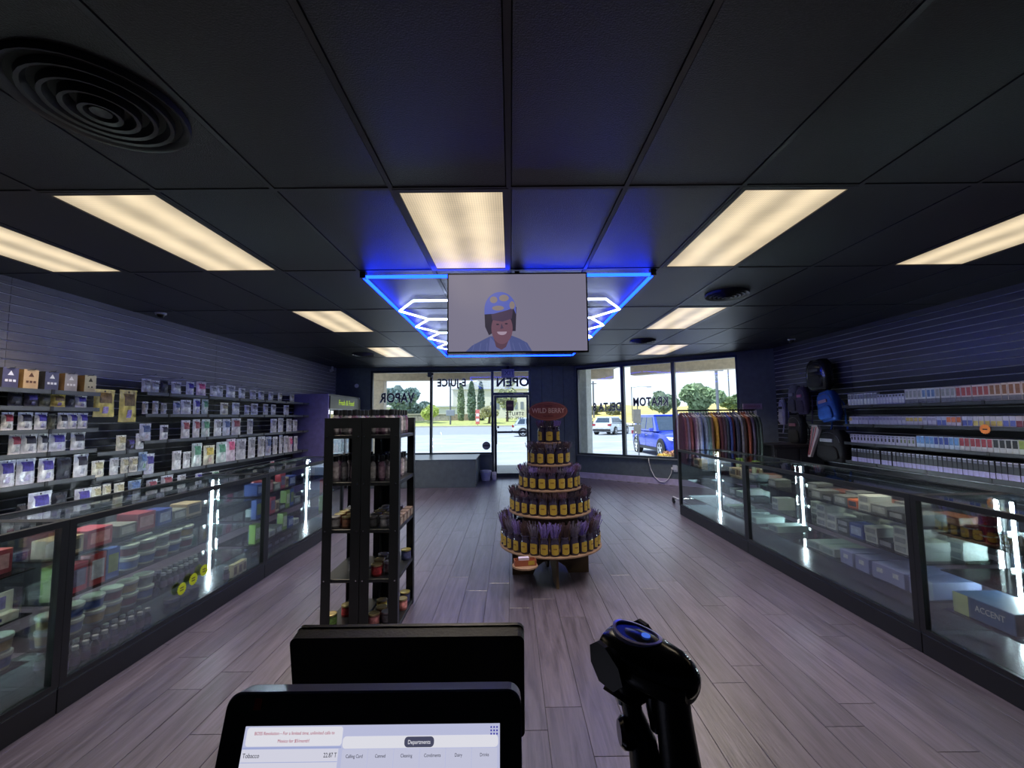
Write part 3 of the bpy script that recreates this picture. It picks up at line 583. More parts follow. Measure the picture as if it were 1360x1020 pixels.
BAGS = "cream 7.44 0.20 1.77 0.13;silver 6.78 0.15 1.75 0.14;cream 7.05 0.20 1.75 0.14;silver 6.31 0.16 1.74 0.14;silver 6.52 0.17 1.74 0.14;blackpurple 4.29 0.10 1.73 0.11;silver 5.81 0.17 1.73 0.17;silver 5.47 0.11 1.72 0.14;silver 6.05 0.15 1.72 0.15;silver 5.59 0.12 1.72 0.15;silver 4.57 0.10 1.71 0.13;pink 5.25 0.19 1.71 0.17;purple 5.07 0.13 1.71 0.16;silver 4.46 0.11 1.70 0.14;black 4.69 0.11 1.70 0.15;silver 4.86 0.13 1.69 0.14;whitepurple 3.77 0.10 1.55 0.15;blackpurple 3.40 0.10 1.55 0.14;gold 3.58 0.11 1.55 0.15;black 3.68 0.08 1.54 0.15;black 3.29 0.10 1.53 0.13;olive 3.49 0.09 1.53 0.16;silver 7.26 0.17 1.50 0.17;silver 6.18 0.10 1.49 0.14;blueprint 4.88 0.11 1.49 0.15;silver 4.70 0.07 1.49 0.12;silver 6.87 0.15 1.49 0.17;silver 6.65 0.12 1.49 0.17;silver 6.36 0.15 1.48 0.17;silver 5.93 0.19 1.48 0.17;silver 4.59 0.07 1.48 0.14;silver 4.46 0.06 1.48 0.13;cream 5.69 0.15 1.45 0.16;gold 4.01 0.20 1.44 0.26;silver 5.02 0.15 1.44 0.17;whitepurple 5.19 0.12 1.44 0.19;green 5.33 0.12 1.44 0.19;gold 4.26 0.20 1.39 0.32;olive 3.56 0.06 1.35 0.13;whitered 3.25 0.08 1.35 0.14;whitepurple 3.48 0.10 1.35 0.14;white 3.37 0.10 1.34 0.14;white 3.65 0.08 1.34 0.14;whitepurple 3.82 0.09 1.34 0.14;whitepurple 3.73 0.08 1.33 0.14;white 4.72 0.12 1.22 0.16;blueprint 4.48 0.16 1.22 0.18;silver 7.57 0.16 1.21 0.20;silver 6.89 0.15 1.21 0.22;silver 6.27 0.14 1.21 0.22;silver 7.37 0.20 1.20 0.22;silver 7.10 0.18 1.20 0.23;green 5.36 0.13 1.19 0.22;redsilver 5.20 0.14 1.19 0.22;redsilver 5.03 0.13 1.19 0.21;redsilver 5.95 0.18 1.19 0.23;silver 5.58 0.14 1.18 0.22;blueprint 5.75 0.17 1.18 0.22;whitered 3.31 0.09 1.17 0.16;white 3.50 0.08 1.16 0.16;white 3.41 0.11 1.16 0.16;purple 3.61 0.14 1.15 0.17;white 3.79 0.13 1.14 0.19;cream 4.21 0.10 1.11 0.15;silver 4.34 0.11 1.11 0.16;bluegreen 4.41 0.11 0.93 0.19;whitepurple 3.55 0.13 0.92 0.19;black 3.69 0.14 0.92 0.18;white 3.83 0.14 0.92 0.20;purple 4.55 0.12 0.91 0.21;purple 3.27 0.11 0.91 0.20;purple 3.40 0.14 0.91 0.20;silver 5.07 0.12 0.90 0.19;cream 4.36 0.10 0.90 0.15;silver 4.92 0.13 0.90 0.21;cream 4.26 0.09 0.90 0.15;silver 4.15 0.10 0.90 0.16;cream 3.99 0.12 0.88 0.15;pink 7.43 0.13 0.86 0.26;silver 7.61 0.13 0.86 0.26;blueprint 6.76 0.15 0.85 0.29;yellow 5.44 0.20 0.85 0.24;silver 6.95 0.13 0.85 0.28;silver 7.28 0.12 0.85 0.28;pink 5.86 0.17 0.84 0.30;green 5.23 0.15 0.84 0.28;green 5.67 0.18 0.84 0.27;silver 6.08 0.19 0.84 0.29;silver 6.57 0.16 0.84 0.30;silver 7.12 0.12 0.84 0.30;silver 6.33 0.20 0.83 0.30;cream 4.22 0.12 0.67 0.15;bluegreen 4.39 0.18 0.67 0.15;silver 5.01 0.16 0.67 0.15;cream 4.09 0.09 0.67 0.16;redsilver 4.60 0.15 0.66 0.15;redsilver 4.80 0.17 0.66 0.17;cream 3.99 0.10 0.66 0.15;black 3.39 0.06 0.66 0.15;green 5.58 0.20 0.65 0.12;pink 6.89 0.20 0.65 0.11;purple 5.28 0.20 0.65 0.13;cream 6.43 0.15 0.64 0.09;silver 7.27 0.14 0.64 0.09;black 3.67 0.12 0.62 0.19;purple 3.87 0.14 0.61 0.19;purple 3.52 0.18 0.60 0.22"
bags = [(q.split()[0], *map(float, q.split()[1:])) for q in BAGS.split(';')]
rows = {}
for k_, y, w_, z, h in bags:
    sec = 'near' if y < 3.92 else 'mid' if y < 4.42 else 'far'
    zs = LV[sec][2]; zi = min(range(len(zs)), key=lambda i: abs(zs[i]-z))
    if k_ == 'gold' and sec == 'mid': zi = -1
    rows.setdefault((sec, zi), []).append([k_, y, w_, z, h])
ROWN = {'near': 'near section', 'mid': 'middle section', 'far': 'far section'}
HOOK = G().tube([(0, .23, 0), (0, 0, 0), (0, -.02, .012)], .003, 6).mesh('hook', CHROME)
for (sec, zi), L_ in rows.items():
    L_.sort(key=lambda r: r[1]); cn = {}; last = -9
    for q, (k_, y, w_, z, h) in enumerate(L_):
        w_ = min(w_, h*.95)
        if y - w_/2 < last: y = last + w_/2 + .003
        last = y + w_/2
        if sec == 'far' and last > 7.97: y = 7.97 - w_/2
        zz = z if zi < 0 else LV[sec][2][zi]+.001
        if zi >= 0 and zi > 0: h = min(h, LV[sec][2][zi-1]-zz-.03)
        cn[k_] = cn.get(k_, 0)+1; d = PM[k_][5]
        where = 'hanging on pegs, left wall' if zi < 0 else f'{ordi(zi+1)} shelf, {ROWN[sec]}, left wall'
        t = thing('foil_pouch', f'{ordi(cn[k_])} {d}, {where}', 'pouch', f'pouches on the left wall, {sec} section, row {zi+1}', (-3.845, y, zz), PI/2 + random.uniform(-.12, .12))
        t.scale = (w_, 1, h)
        for nm, me in zip(('film', 'print_panel', 'lower_label', 'seal_strip', 'hang_hole'), PM[k_][:5]): ob(nm, me, t)
        if zi < 0:
            hk = ob('hook', HOOK, None, (-3.845-.02, y, zz+h*.93), PI/2); hk['label'] = f'chrome peg holding the {"nearer" if cn[k_] == 1 else "farther"} gold pouch'; hk['category'] = 'hook'; hk['group'] = 'pegs on the left wall'
# small cards with hooks hanging above the first row
for i in range(9):
    hk = ob('hook', HOOK, None, (-3.88, 4.6+i*.37, 1.895), PI/2); hk['label'] = f'empty wire peg above the pouches, {ordi(i+1)} from the near end'; hk['category'] = 'hook'; hk['group'] = 'pegs on the left wall'
# gift bags with dark handles
for i, (y, c, cs, tm, d) in enumerate(((3.25, (74, 74, 112), (50, 46, 44), (220, 220, 240), 'navy paper bag with white curls'), (3.39, (196, 168, 136), (122, 92, 54), (90, 60, 50), 'tan paper bag with dark print'), (3.545, (84, 88, 122), (34, 34, 40), (225, 228, 240), 'slate blue paper bag with white print'), (3.70, (170, 166, 172), (104, 78, 54), (235, 235, 240), 'pale grey paper bag with white print'), (3.87, (194, 186, 158), (110, 84, 56), (60, 55, 45), 'beige paper bag with two dark dots'))):
    t = thing('paper_bag', d + ' on the top shelf of left wall', 'bag', 'paper bags on the top left shelf', (-3.885, y, 1.661))
    part('body', G().prism([(-.035, 0), (.035, 0), (.038, .155), (-.038, .155)], -.052, .052), mat('bag_side'+str(i), cs, .7, var=.2, bump=.3), t)
    part('front_face', G().box(.0365, .0395, -.052, .052, .002, .158), mat('bag_front'+str(i), c, .6), t)
    part('printed_peak', G().prism([(-.02, .10), (.02, .10), (0, .135)], 0, .001, Matrix.Translation((.041, 0, 0)) @ Matrix.Rotation(PI/2, 4, 'Z')), mat('bag_print'+str(i), tm, .6), t)
    if i == 4:
        for s_ in (-.015, .015): part('dot', G().box(.0396, .0406, s_-.006, s_+.006, .045, .058), mat('bag_print'+str(i), tm), t)
    else:
        for s_ in (-.026, 0, .026): part('print_mark', G().box(.0396, .0406, s_-.009, s_+.009, .05, .068), mat('bag_print'+str(i), tm), t)
    part('handle', G().tube([(.038, -.03, .15), (.045, -.012, .158), (.045, .012, .158), (.038, .03, .168)], .0028, 6), BLACKP, t)

# ---------------------------------------------------------------- right wall shelves and cartons
XS = XR-.019
RZ = [1.505, 1.265, 1.03, .79]
for i, z in enumerate(RZ): wallshelf(XS, 4.41, 3.02, 5.62, z, f'{ordi(i+1)} long black shelf from the top on the right wall')
def carton(kind, w_, d, h, c, panels):
    body = G().bbox(-w_/2, w_/2, -d/2, d/2, 0, h, .0015).mesh('carton', mat('ctn_'+kind, c, .45, var=.06))
    ps = []
    for nm, (a0, a1, b0, b1, pc) in panels.items():
        ps.append((nm, G().box(a0*w_, a1*w_, -d/2-.0012, -d/2+.0005, b0*h, b1*h).mesh(nm, mat('pn_%s_%s' % (kind, nm), pc, .45, var=.25, scale=30))))
    return body, ps
def put_carton(proto, loc, rz, label, cat, group, name='carton'):
    t = thing(name, label, cat, group, loc, rz); ob('body', proto[0], t)
    for nm, me in proto[1]: ob(nm, me, t)
    return t
CT_ = {
 'clear': carton('clear', .044, .04, .148, (205, 208, 222), dict(top_band=(-.42, .42, .55, .9, (120, 120, 140)), stripe=(-.1, .1, .05, .5, (235, 236, 245)))),
 'vial': carton('vial', .036, .036, .12, (186, 184, 214), dict(cap_mark=(-.3, .3, .74, .93, (88, 88, 104)), stripe=(-.36, .36, .1, .6, (214, 212, 236)))),
 'greyround': carton('greyround', .047, .04, .158, (200, 196, 206), dict(lower_band=(-.5, .5, .04, .3, (112, 112, 130)), picture=(-.32, .32, .42, .88, (150, 150, 156)))),
 'blueround': carton('blueround', .047, .04, .158, (204, 208, 220), dict(lower_band=(-.5, .5, .04, .3, (112, 112, 130)), picture=(-.32, .32, .42, .88, (96, 124, 176)))),
 'redround': carton('redround', .047, .04, .158, (208, 192, 200), dict(lower_band=(-.5, .5, .04, .3, (112, 112, 130)), picture=(-.36, .36, .38, .88, (168, 76, 82)))),
 'ambround': carton('ambround', .047, .04, .158, (212, 198, 200), dict(lower_band=(-.5, .5, .04, .3, (112, 112, 130)), picture=(-.34, .34, .38, .9, (140, 96, 72)))),
 'lav': carton('lav', .046, .04, .10, (176, 170, 200), dict(top_band=(-.4, .4, .55, .85, (140, 134, 164)))),
 'lavgold': carton('lavgold', .046, .04, .10, (176, 170, 196), dict(top_band=(-.42, .42, .45, .85, (186, 160, 92)))),
 'lavorange': carton('lavorange', .046, .04, .10, (180, 170, 196), dict(top_band=(-.42, .42, .4, .9, (214, 116, 74)))),
 'lavyellow': carton('lavyellow', .046, .04, .10, (178, 176, 200), dict(lower_band=(-.42, .42, .1, .55, (196, 178, 110)))),
 'lavblue': carton('lavblue', .046, .04, .10, (176, 176, 206), dict(lower_band=(-.42, .42, .1, .6, (84, 96, 180)))),
 'maroon': carton('maroon', .046, .04, .10, (170, 162, 184), dict(lower_band=(-.46, .46, .06, .58, (112, 44, 62)))),
 'dot': carton('dot', .046, .04, .108, (182, 176, 206), dict(dark_dot=(-.22, .22, .32, .68, (36, 34, 50)), mark=(-.3, .3, .76, .92, (120, 118, 140)))),
 'greendot': carton('greendot', .046, .04, .108, (182, 180, 200), dict(dark_dot=(-.2, .2, .32, .68, (96, 110, 70)), mark=(-.3, .3, .76, .92, (120, 118, 140)))),
 'sky': carton('sky', .044, .03, .125, (178, 196, 222), dict(front_print=(-.42, .42, .35, .92, (92, 140, 200)))),
 'navyblue': carton('navyblue', .044, .03, .125, (180, 190, 216), dict(front_print=(-.42, .42, .35, .92, (44, 66, 150)))),
 'redpack': carton('redpack', .044, .03, .125, (190, 190, 200), dict(front_print=(-.42, .42, .35, .95, (150, 50, 66)))),
 'blackpack': carton('blackpack', .044, .03, .125, (186, 190, 198), dict(front_print=(-.42, .42, .38, .95, (24, 26, 34)))),
 'greenpack': carton('greenpack', .044, .03, .125, (186, 196, 190), dict(front_print=(-.42, .42, .38, .95, (134, 152, 74)))),
 'lavpack': carton('lavpack', .044, .03, .125, (176, 178, 212), dict(front_print=(-.42, .42, .38, .95, (142, 148, 196)))),
 'duo': carton('duo', .043, .045, .165, (26, 26, 40), dict(white_top=(-.38, .38, .92, .975, (190, 188, 210)), grey_mark=(-.34, .34, .76, .89, (104, 104, 126)), lavender_base=(-.5, .5, .02, .34, (168, 162, 212)))),
}
RROW = [(0, ['clear']*9+['vial']*9+['greyround']*4+['blueround']*3+['greyround']*4+['redround']*6+['ambround']*12, {'clear': 'silver topped white carton', 'vial': 'narrow lavender vial carton', 'greyround': 'grey pictured carton', 'blueround': 'blue pictured carton', 'redround': 'red pictured carton', 'ambround': 'brown pictured carton'}),
 (1, ['lavgold']+['lav']*15+['lavgold']*4+['lav']*3+['lavblue']*2+['lavorange']*3+['lavblue']*2+['lavyellow']*5+['lavblue']*2+['maroon']*4+['lav']*2+['maroon']*9, {'lavgold': 'lavender carton with gold band', 'lav': 'plain lavender carton', 'lavblue': 'lavender carton with blue base', 'lavorange': 'lavender carton with orange top', 'lavyellow': 'lavender carton with yellow base', 'maroon': 'carton with maroon base'}),
 (2, ['dot']*14+['greendot']*4+['sky']*4+['navyblue']*3+['sky']*2+['redpack']*6+['blackpack']*4+['greenpack']*3+['lavpack']*5+['greenpack']*2+['lavpack']*5, {'dot': 'lavender carton with black dot', 'greendot': 'lavender carton with green dot', 'sky': 'light blue pack', 'navyblue': 'dark blue pack', 'redpack': 'red pack', 'blackpack': 'black pack', 'greenpack': 'green pack', 'lavpack': 'pale lavender pack'}),
 (3, ['duo']*50, {'duo': 'black and lavender carton'})]
for ri, ks, names in RROW:
    y = 5.54; cn = {}
    for k_ in ks:
        w_ = {'vial': .040, 'duo': .0475}.get(k_, .0495)
        if y - w_ < 3.04: break
        cn[k_] = cn.get(k_, 0)+1
        put_carton(CT_[k_], (4.445+random.uniform(-.003, .003), y-w_/2, RZ[ri]+.0005), -PI/2+random.uniform(-.03, .03), f'{ordi(cn[k_])} {names[k_]} from far left, {ordi(ri+1)} shelf on right wall', 'carton', f'cartons on the {ordi(ri+1)} right shelf')
        y -= w_ + (.012 if ri == 3 and cn[k_] in (9, 12) else 0)
ORB = burst('price_burst', mat('burst_orange', (240, 138, 60), .6), .048)
t = thing('price_tag', 'orange starburst price tag clipped under the second right shelf', 'price tag', None, (4.395, 3.93, 1.245), -PI/2); ob('burst', ORB, t); part('scribble', G().box(-.02, .02, -.0012, 0, -.006, .004), BLACKP, t)

# ---------------------------------------------------------------- backpacks on the right wall
def rbox(w_, d, h, r=.35, taper=.85, n=20, m=7):
    rings = []
    for j in range(m+1):
        v = j/m; e = (1-abs(2*v-1)**4)**.5 if 0 < v < 1 else .25
        sc = (.62+.38*e)*(1-(1-taper)*v); P = []
        for i in range(n):
            a = 2*PI*i/n; c, s_ = math.cos(a), math.sin(a)
            P.append((w_/2*sc*math.copysign(abs(c)**.5, c), d/2*(.5+.5*e)*math.copysign(abs(s_)**.55, s_), h*v))
        rings.append(P)
    return rings
def backpack(label, y, z, w_, d, h, c, cp, lean=0, x=4.55, cat='backpack', patch=(190, 150, 160), name='backpack', straps=True, plastic=False):
    t = thing(name, label, cat, 'backpacks hanging on the right wall', (x, y, z)); t.rotation_euler = (0, lean, -PI/2)
    t.rotation_euler = (lean, 0, 0) if False else (0, 0, -PI/2)
    F = mat('cloth_%d_%d_%d' % c, c, .7, var=.15, bump=.3, bscale=40)
    M = Matrix.Rotation(lean, 4, 'Y')
    part('body', G().loft(rbox(w_, d, h), M=M), F, t, True)
    part('front_pocket', G().loft(rbox(w_*.78, d*.4, h*.42), M=M @ Matrix.Translation((0, -d*.45, h*.08))), mat('clothp_%d_%d_%d' % cp, cp, .7, var=.15, bump=.3, bscale=40), t, True)
    part('zipper', G().tube([tuple(M @ Vector((w_*.40*math.cos(a), -d*.42, h*.62+h*.3*math.sin(a)))) for a in [PI*i/10 for i in range(11)]], .004, 5), mat('zip_grey', (90, 92, 100), .4), t)
    part('logo_patch', G().box(-w_*.22, w_*.22, -d*.5-.012, -d*.5+.01, h*.62, h*.72, M), mat('patch_%d_%d_%d' % patch, patch, .6), t)
    part('top_loop', G().tube([tuple(M @ Vector(p)) for p in ((-.03, 0, h*.97), (-.02, .01, h*1.06), (.02, .01, h*1.06), (.03, 0, h*.97))], .006, 6), F, t)
    if straps:
        for s_ in (-1, 1): part('strap', G().tube([tuple(M @ Vector(p)) for p in ((s_*w_*.2, d*.4, h*.9), (s_*w_*.42, d*.6, h*.5), (s_*w_*.36, d*.55, -.02), (s_*w_*.45, d*.4, -.14))], .012, 6), F, t)
    if plastic: part('plastic_bag', G().loft(rbox(w_*1.12, d*1.15, h*1.08), M=Matrix.Translation((0, 0, -h*.03))), glass('thin_plastic', (.97, .97, .98), .16, .12), t, True)
    return t
backpack('square black backpack in clear plastic, highest on right wall', 6.20, 1.76, .40, .16, .42, (26, 27, 31), (32, 33, 37), x=4.56, patch=(70, 72, 80), straps=False, plastic=True)
backpack('tilted bright blue backpack beside the carton shelves', 5.93, 1.30, .36, .16, .42, (36, 84, 170), (42, 96, 186), lean=-.18, x=4.50, patch=(150, 120, 150))
backpack('small dark purple backpack with pink patch below the plastic one', 6.52, 1.40, .22, .12, .42, (56, 42, 76), (48, 36, 66), x=4.52, patch=(196, 120, 150))
backpack('grey camouflage backpack left of the purple one', 6.78, 1.42, .24, .14, .44, (104, 104, 112), (84, 84, 92), x=4.58, patch=(150, 150, 160))
backpack('tall white sling bag with round dark badge at far left', 7.18, 1.23, .17, .08, .42, (172, 174, 200), (186, 188, 210), x=4.62, patch=(50, 54, 66), name='sling_bag', cat='bag')
backpack('black backpack with arched pink logo hanging low', 6.62, .93, .34, .14, .46, (20, 21, 27), (26, 27, 33), x=4.47, patch=(150, 96, 110))
backpack('large black duffel bag with white emblem under blue backpack', 5.93, .74, .52, .2, .44, (14, 15, 20), (18, 19, 24), x=4.50, patch=(176, 178, 188), name='duffel_bag', cat='bag', straps=False)
t = thing('rolled_flag', 'folded red striped cloth leaning beside the black duffel bag', 'cloth', None, (4.36, 6.22, .78)); t.rotation_euler = (.0, .0, -PI/2)
part('fold', G().prism([(-.02, 0), (.03, 0), (.24, .40), (.20, .46), (.10, .46)], -.02, .02), mat('cloth_cream', (176, 166, 166), .7), t)
for i, c in enumerate(((150, 44, 56), (60, 54, 60), (150, 44, 56))): part('stripe', G().prism([(-.01+i*.014, .03), (.0+i*.014, .03), (.12+i*.04, .44), (.105+i*.04, .44)], -.023, -.02), mat('stripe_%d' % c[0], c, .7), t)
t = thing('thermostat', 'small white framed control on the right corner wall', 'thermostat', None, (4.725, 7.35, 1.30)); part('frame', G().box(-.01, 0, -.06, .06, -.07, .07), mat('frame_white', (170, 180, 180)), t); part('face', G().box(-.012, -.01, -.045, .045, -.055, .055), mat('face_dark', (50, 56, 58), .3), t)
t = thing('counter_cabinet', 'low black counter cabinet behind the far right showcase', 'cabinet', None, (0, 0, 0))
part('body', G().bbox(3.92, 4.66, 6.35, 6.85, 0, .92, .004), mat('cabinet_black', (34, 34, 40), .5), t); part('top', G().bbox(3.90, 4.68, 6.33, 6.87, .92, .95, .004), mat('cabinet_top', (48, 42, 46), .35), t); part('door', G().bbox(3.94, 4.27, 6.335, 6.35, .05, .88), mat('cabinet_black', (34, 34, 40)), t); part('door', G().bbox(4.30, 4.64, 6.335, 6.35, .05, .88), mat('cabinet_black', (34, 34, 40)), t)

# ---------------------------------------------------------------- glass showcases
GC = glass('showcase_glass', (.95, .99, .98), .045); GS = glass('shelf_glass', (.86, .96, .94), .10, .05)
CB = mat('case_black', (20, 23, 30), .35); DK = mat('case_deck', (58, 66, 72), .22, .2)
LED = emis('led_strip', (225, 242, 255), 120)
SZ = [.27, .49, .70]
def showcase(xf, xb, ya, yb_, label):
    s_ = 1 if xb > xf else -1; x0, x1 = min(xf, xb), max(xf, xb)
    t = thing('showcase', label, 'showcase', 'glass showcases along the aisle', (0, 0, 0))
    part('plinth', G().bbox(x0+.004, x1-.004, ya+.002, yb_-.002, 0, .115, .002), CB, t)
    part('deck', G().box(x0+.004, x1-.004, ya+.002, yb_-.002, .116, .128), DK, t)
    pw = .035
    for x in (xf, xb-s_*pw):
        for y in (ya+.001, yb_-pw-.001): part('post', G().box(min(x, x+s_*pw), max(x, x+s_*pw), y, y+pw, .128, .885), CB, t)
    part('top_rail', G().box(min(xf, xf+s_*.03), max(xf, xf+s_*.03), ya+.001, yb_-.001, .885, .915), CB, t); part('top_rail', G().box(min(xb, xb-s_*.03), max(xb, xb-s_*.03), ya+.001, yb_-.001, .885, .915), CB, t)
    for y in (ya+.001, yb_-.031): part('cross_rail', G().box(x0+.03, x1-.03, y, y+.03, .89, .912), CB, t)
    part('bottom_rail', G().box(min(xf, xf+s_*.02), max(xf, xf+s_*.02), ya+pw, yb_-pw, .128, .150), CB, t)
    part('front_pane', G().box(min(xf+s_*.012, xf+s_*.017), max(xf+s_*.012, xf+s_*.017), ya+pw, yb_-pw, .15, .885), GC, t)
    part('top_pane', G().box(x0+.03, x1-.03, ya+.03, yb_-.03, .905, .911), GC, t)
    part('end_pane', G().box(x0+pw, x1-pw, yb_-.016, yb_-.011, .13, .885), GC, t)
    for z in SZ: part('glass_shelf', G().box(min(xf+s_*.11, xb-s_*.02), max(xf+s_*.11, xb-s_*.02), ya+.04, yb_-.04, z-.006, z), GS, t)
    part('led_strip', G().box(min(xb-s_*.045, xb-s_*.053), max(xb-s_*.045, xb-s_*.053), yb_-.06, yb_-.045, .15, .87), LED, t)
    return t
RC = [(0.78, 2.58, 'right showcase nearest the camera'), (2.58, 4.40, 'middle right showcase with white cartons'), (4.40, 6.13, 'farthest right showcase by the clothes rail')]
LC = [(0.40, 2.15, 'left showcase nearest the camera'), (2.15, 3.87, 'middle left showcase with stacked tubs'), (3.87, 5.62, 'farthest left showcase behind the black rack')]
for ya, yb_, lab in RC: showcase(2.39, 2.99, ya, yb_, lab)
for ya, yb_, lab in LC: showcase(-2.19, -2.70, ya, yb_, lab)

# goods kept in the showcases
def tubmesh(r, h): return G().lathe([(r*.86, 0), (r*.97, h*.8)], 18), G().lathe([(r*1.04, h*.78), (r*1.06, h*.82), (r*1.06, h*.97), (r*1.0, h), (r*.9, h*.97)], 18), G().lathe([(r*.90, h*.14), (r*.965, h*.70)], 18, cap=False)
tb, tl, tw = tubmesh(.05, .075)
TUBM = {}
for k_, c in dict(blue=(72, 92, 160), tan=(160, 140, 100), wine=(112, 60, 78), grey=(110, 116, 122)).items():
    g = G().lathe([(.0445, .011), (.0492, .052)], 18, cap=False); TUBM[k_] = g.mesh('wrap_label', mat('wrap_'+k_, c, .5, var=.4, scale=24), True)
TUBB = tb.mesh('tub_body', mat('tub_clear', (150, 152, 158), .4), True); TUBL = tl.mesh('lid', LIDW, True)
def goods(name, parts, label, cat, group, loc, rz=0, scale=None):
    t = thing(name, label, cat, group, loc, rz)
    if scale: t.scale = scale
    for nm, me in parts: ob(nm, me, t)
    return t
BOTB = G().lathe([(.020, 0), (.022, .01), (.022, .07), (.012, .085), (.012, .09)], 12).mesh('bottle_body', mat('bottle_dark', (30, 32, 44), .25), True)
BOTC = G().lathe([(.014, .09), (.014, .108), (.012, .11)], 12).mesh('cap', mat('cap_pale', (170, 172, 184), .4), True)
BOTL = G().lathe([(.0224, .018), (.0224, .06)], 12, cap=False).mesh('label_wrap', mat('label_plum', (92, 70, 104), .5, var=.4), True)
JARB = G().lathe([(.040, 0), (.044, .01), (.044, .06), (.040, .066)], 16).mesh('jar_body', mat('jar_black', (24, 26, 32), .25), True)
JARC = G().lathe([(.044, .066), (.045, .085), (.042, .088)], 16).mesh('lid', mat('jar_lid_black', (44, 46, 54), .3), True)
TIN = {k_: G().lathe([(.034, 0), (.036, .004), (.036, .05), (.034, .054)], 16).mesh('tin', mat('tin_'+k_, c, .25, .7), True) for k_, c in dict(gold=(204, 170, 70), red=(130, 36, 52), green=(30, 110, 90), black=(28, 28, 34), brown=(110, 76, 70)).items()}
TINR = G().lathe([(.0368, .038), (.0372, .042), (.0368, .046)], 16, cap=False).mesh('rim', CHROME, True)
def cbox(kind, w_, d, h, c, pc, pl=(-.38, .38, .2, .8)): return carton('g'+kind, w_, d, h, c, dict(front_label=(*pl, pc)))
GB = {
 'white': cbox('white', .10, .16, .055, (206, 208, 206), (150, 154, 160)), 'blackw': cbox('blackw', .11, .15, .05, (34, 36, 42), (150, 152, 160)), 'redb': cbox('redb', .13, .14, .11, (142, 60, 78), (196, 150, 158)),
 'blueb': cbox('blueb', .12, .12, .10, (44, 66, 150), (170, 180, 220)), 'brownb': cbox('brownb', .18, .14, .05, (122, 72, 56), (170, 130, 110)), 'greyb': cbox('greyb', .12, .15, .07, (120, 124, 128), (180, 184, 188)), 'cream': cbox('cream', .05, .04, .10, (206, 192, 158), (120, 90, 70)),
 'lavl': cbox('lavl', .125, .34, .10, (142, 146, 200), (214, 216, 236), (-.2, .15, .45, .75)), 'orangeb': cbox('orangeb', .09, .10, .06, (226, 110, 50), (60, 50, 50)), 'clearb': cbox('clearb', .14, .30, .06, (176, 190, 188), (140, 160, 160)),
 'tallblue': cbox('tallblue', .08, .05, .17, (70, 90, 170), (140, 150, 90)), 'tallred': cbox('tallred', .09, .06, .17, (160, 40, 46), (190, 190, 205)), 'tallpink': cbox('tallpink', .09, .06, .15, (190, 70, 96), (120, 110, 150)), 'tallgreen': cbox('tallgreen', .08, .06, .17, (136, 168, 74), (214, 220, 190)),
 'pinkb': cbox('pinkb', .15, .13, .10, (178, 78, 104), (220, 150, 160)), 'tanb': cbox('tanb', .14, .13, .09, (176, 160, 138), (90, 90, 92)), 'teal': cbox('teal', .12, .14, .16, (52, 110, 120), (110, 160, 160)), 'tray': cbox('tray', .065, .30, .035, (150, 156, 152), (210, 90, 140)), 'trayd': cbox('trayd', .065, .30, .035, (66, 72, 76), (222, 190, 110))}
GBH = dict(white=.055, blackw=.05, redb=.11, blueb=.10, brownb=.05, greyb=.07, cream=.10, lavl=.10, orangeb=.06, clearb=.06, tallblue=.17, tallred=.17, tallpink=.15, tallgreen=.17, pinkb=.10, tanb=.09, teal=.16, tray=.035, trayd=.035)
GBW = dict(white=(.10, .16), blackw=(.11, .15), redb=(.13, .14), blueb=(.12, .12), brownb=(.18, .14), greyb=(.12, .15), cream=(.05, .04), lavl=(.125, .34), orangeb=(.09, .10), clearb=(.14, .30), tallblue=(.08, .05), tallred=(.09, .06), tallpink=(.09, .06), tallgreen=(.08, .06), pinkb=(.15, .13), tanb=(.14, .13), teal=(.12, .14), tray=(.065, .30), trayd=(.065, .30))
GBD = dict(white='flat white box', blackw='flat black box', redb='dark red box', blueb='blue box', brownb='flat brown box', greyb='grey box', cream='small cream box', lavl='long lavender white carton', orangeb='orange box', clearb='long clear tray', tallblue='tall blue bag box', tallred='tall red bag box', tallpink='tall pink bag box', tallgreen='tall lime bag box', pinkb='pink candy box', tanb='tan lidded box', teal='teal box', tray='slim silver tray', trayd='slim black tray')
CASEN = {}
COUNT = {}
SHN = {-1: 'on the deck', 0: 'lower shelf', 1: 'middle shelf', 2: 'upper shelf'}
def where(desc, key, cname, sh):
    k_ = (desc, cname, sh); COUNT[k_] = COUNT.get(k_, 0)+1
    return f'{ordi(COUNT[k_])} {desc} from near end, {SHN[sh]}, {cname}'
def shz(sh): return .1285 if sh < 0 else SZ[sh]+.0005
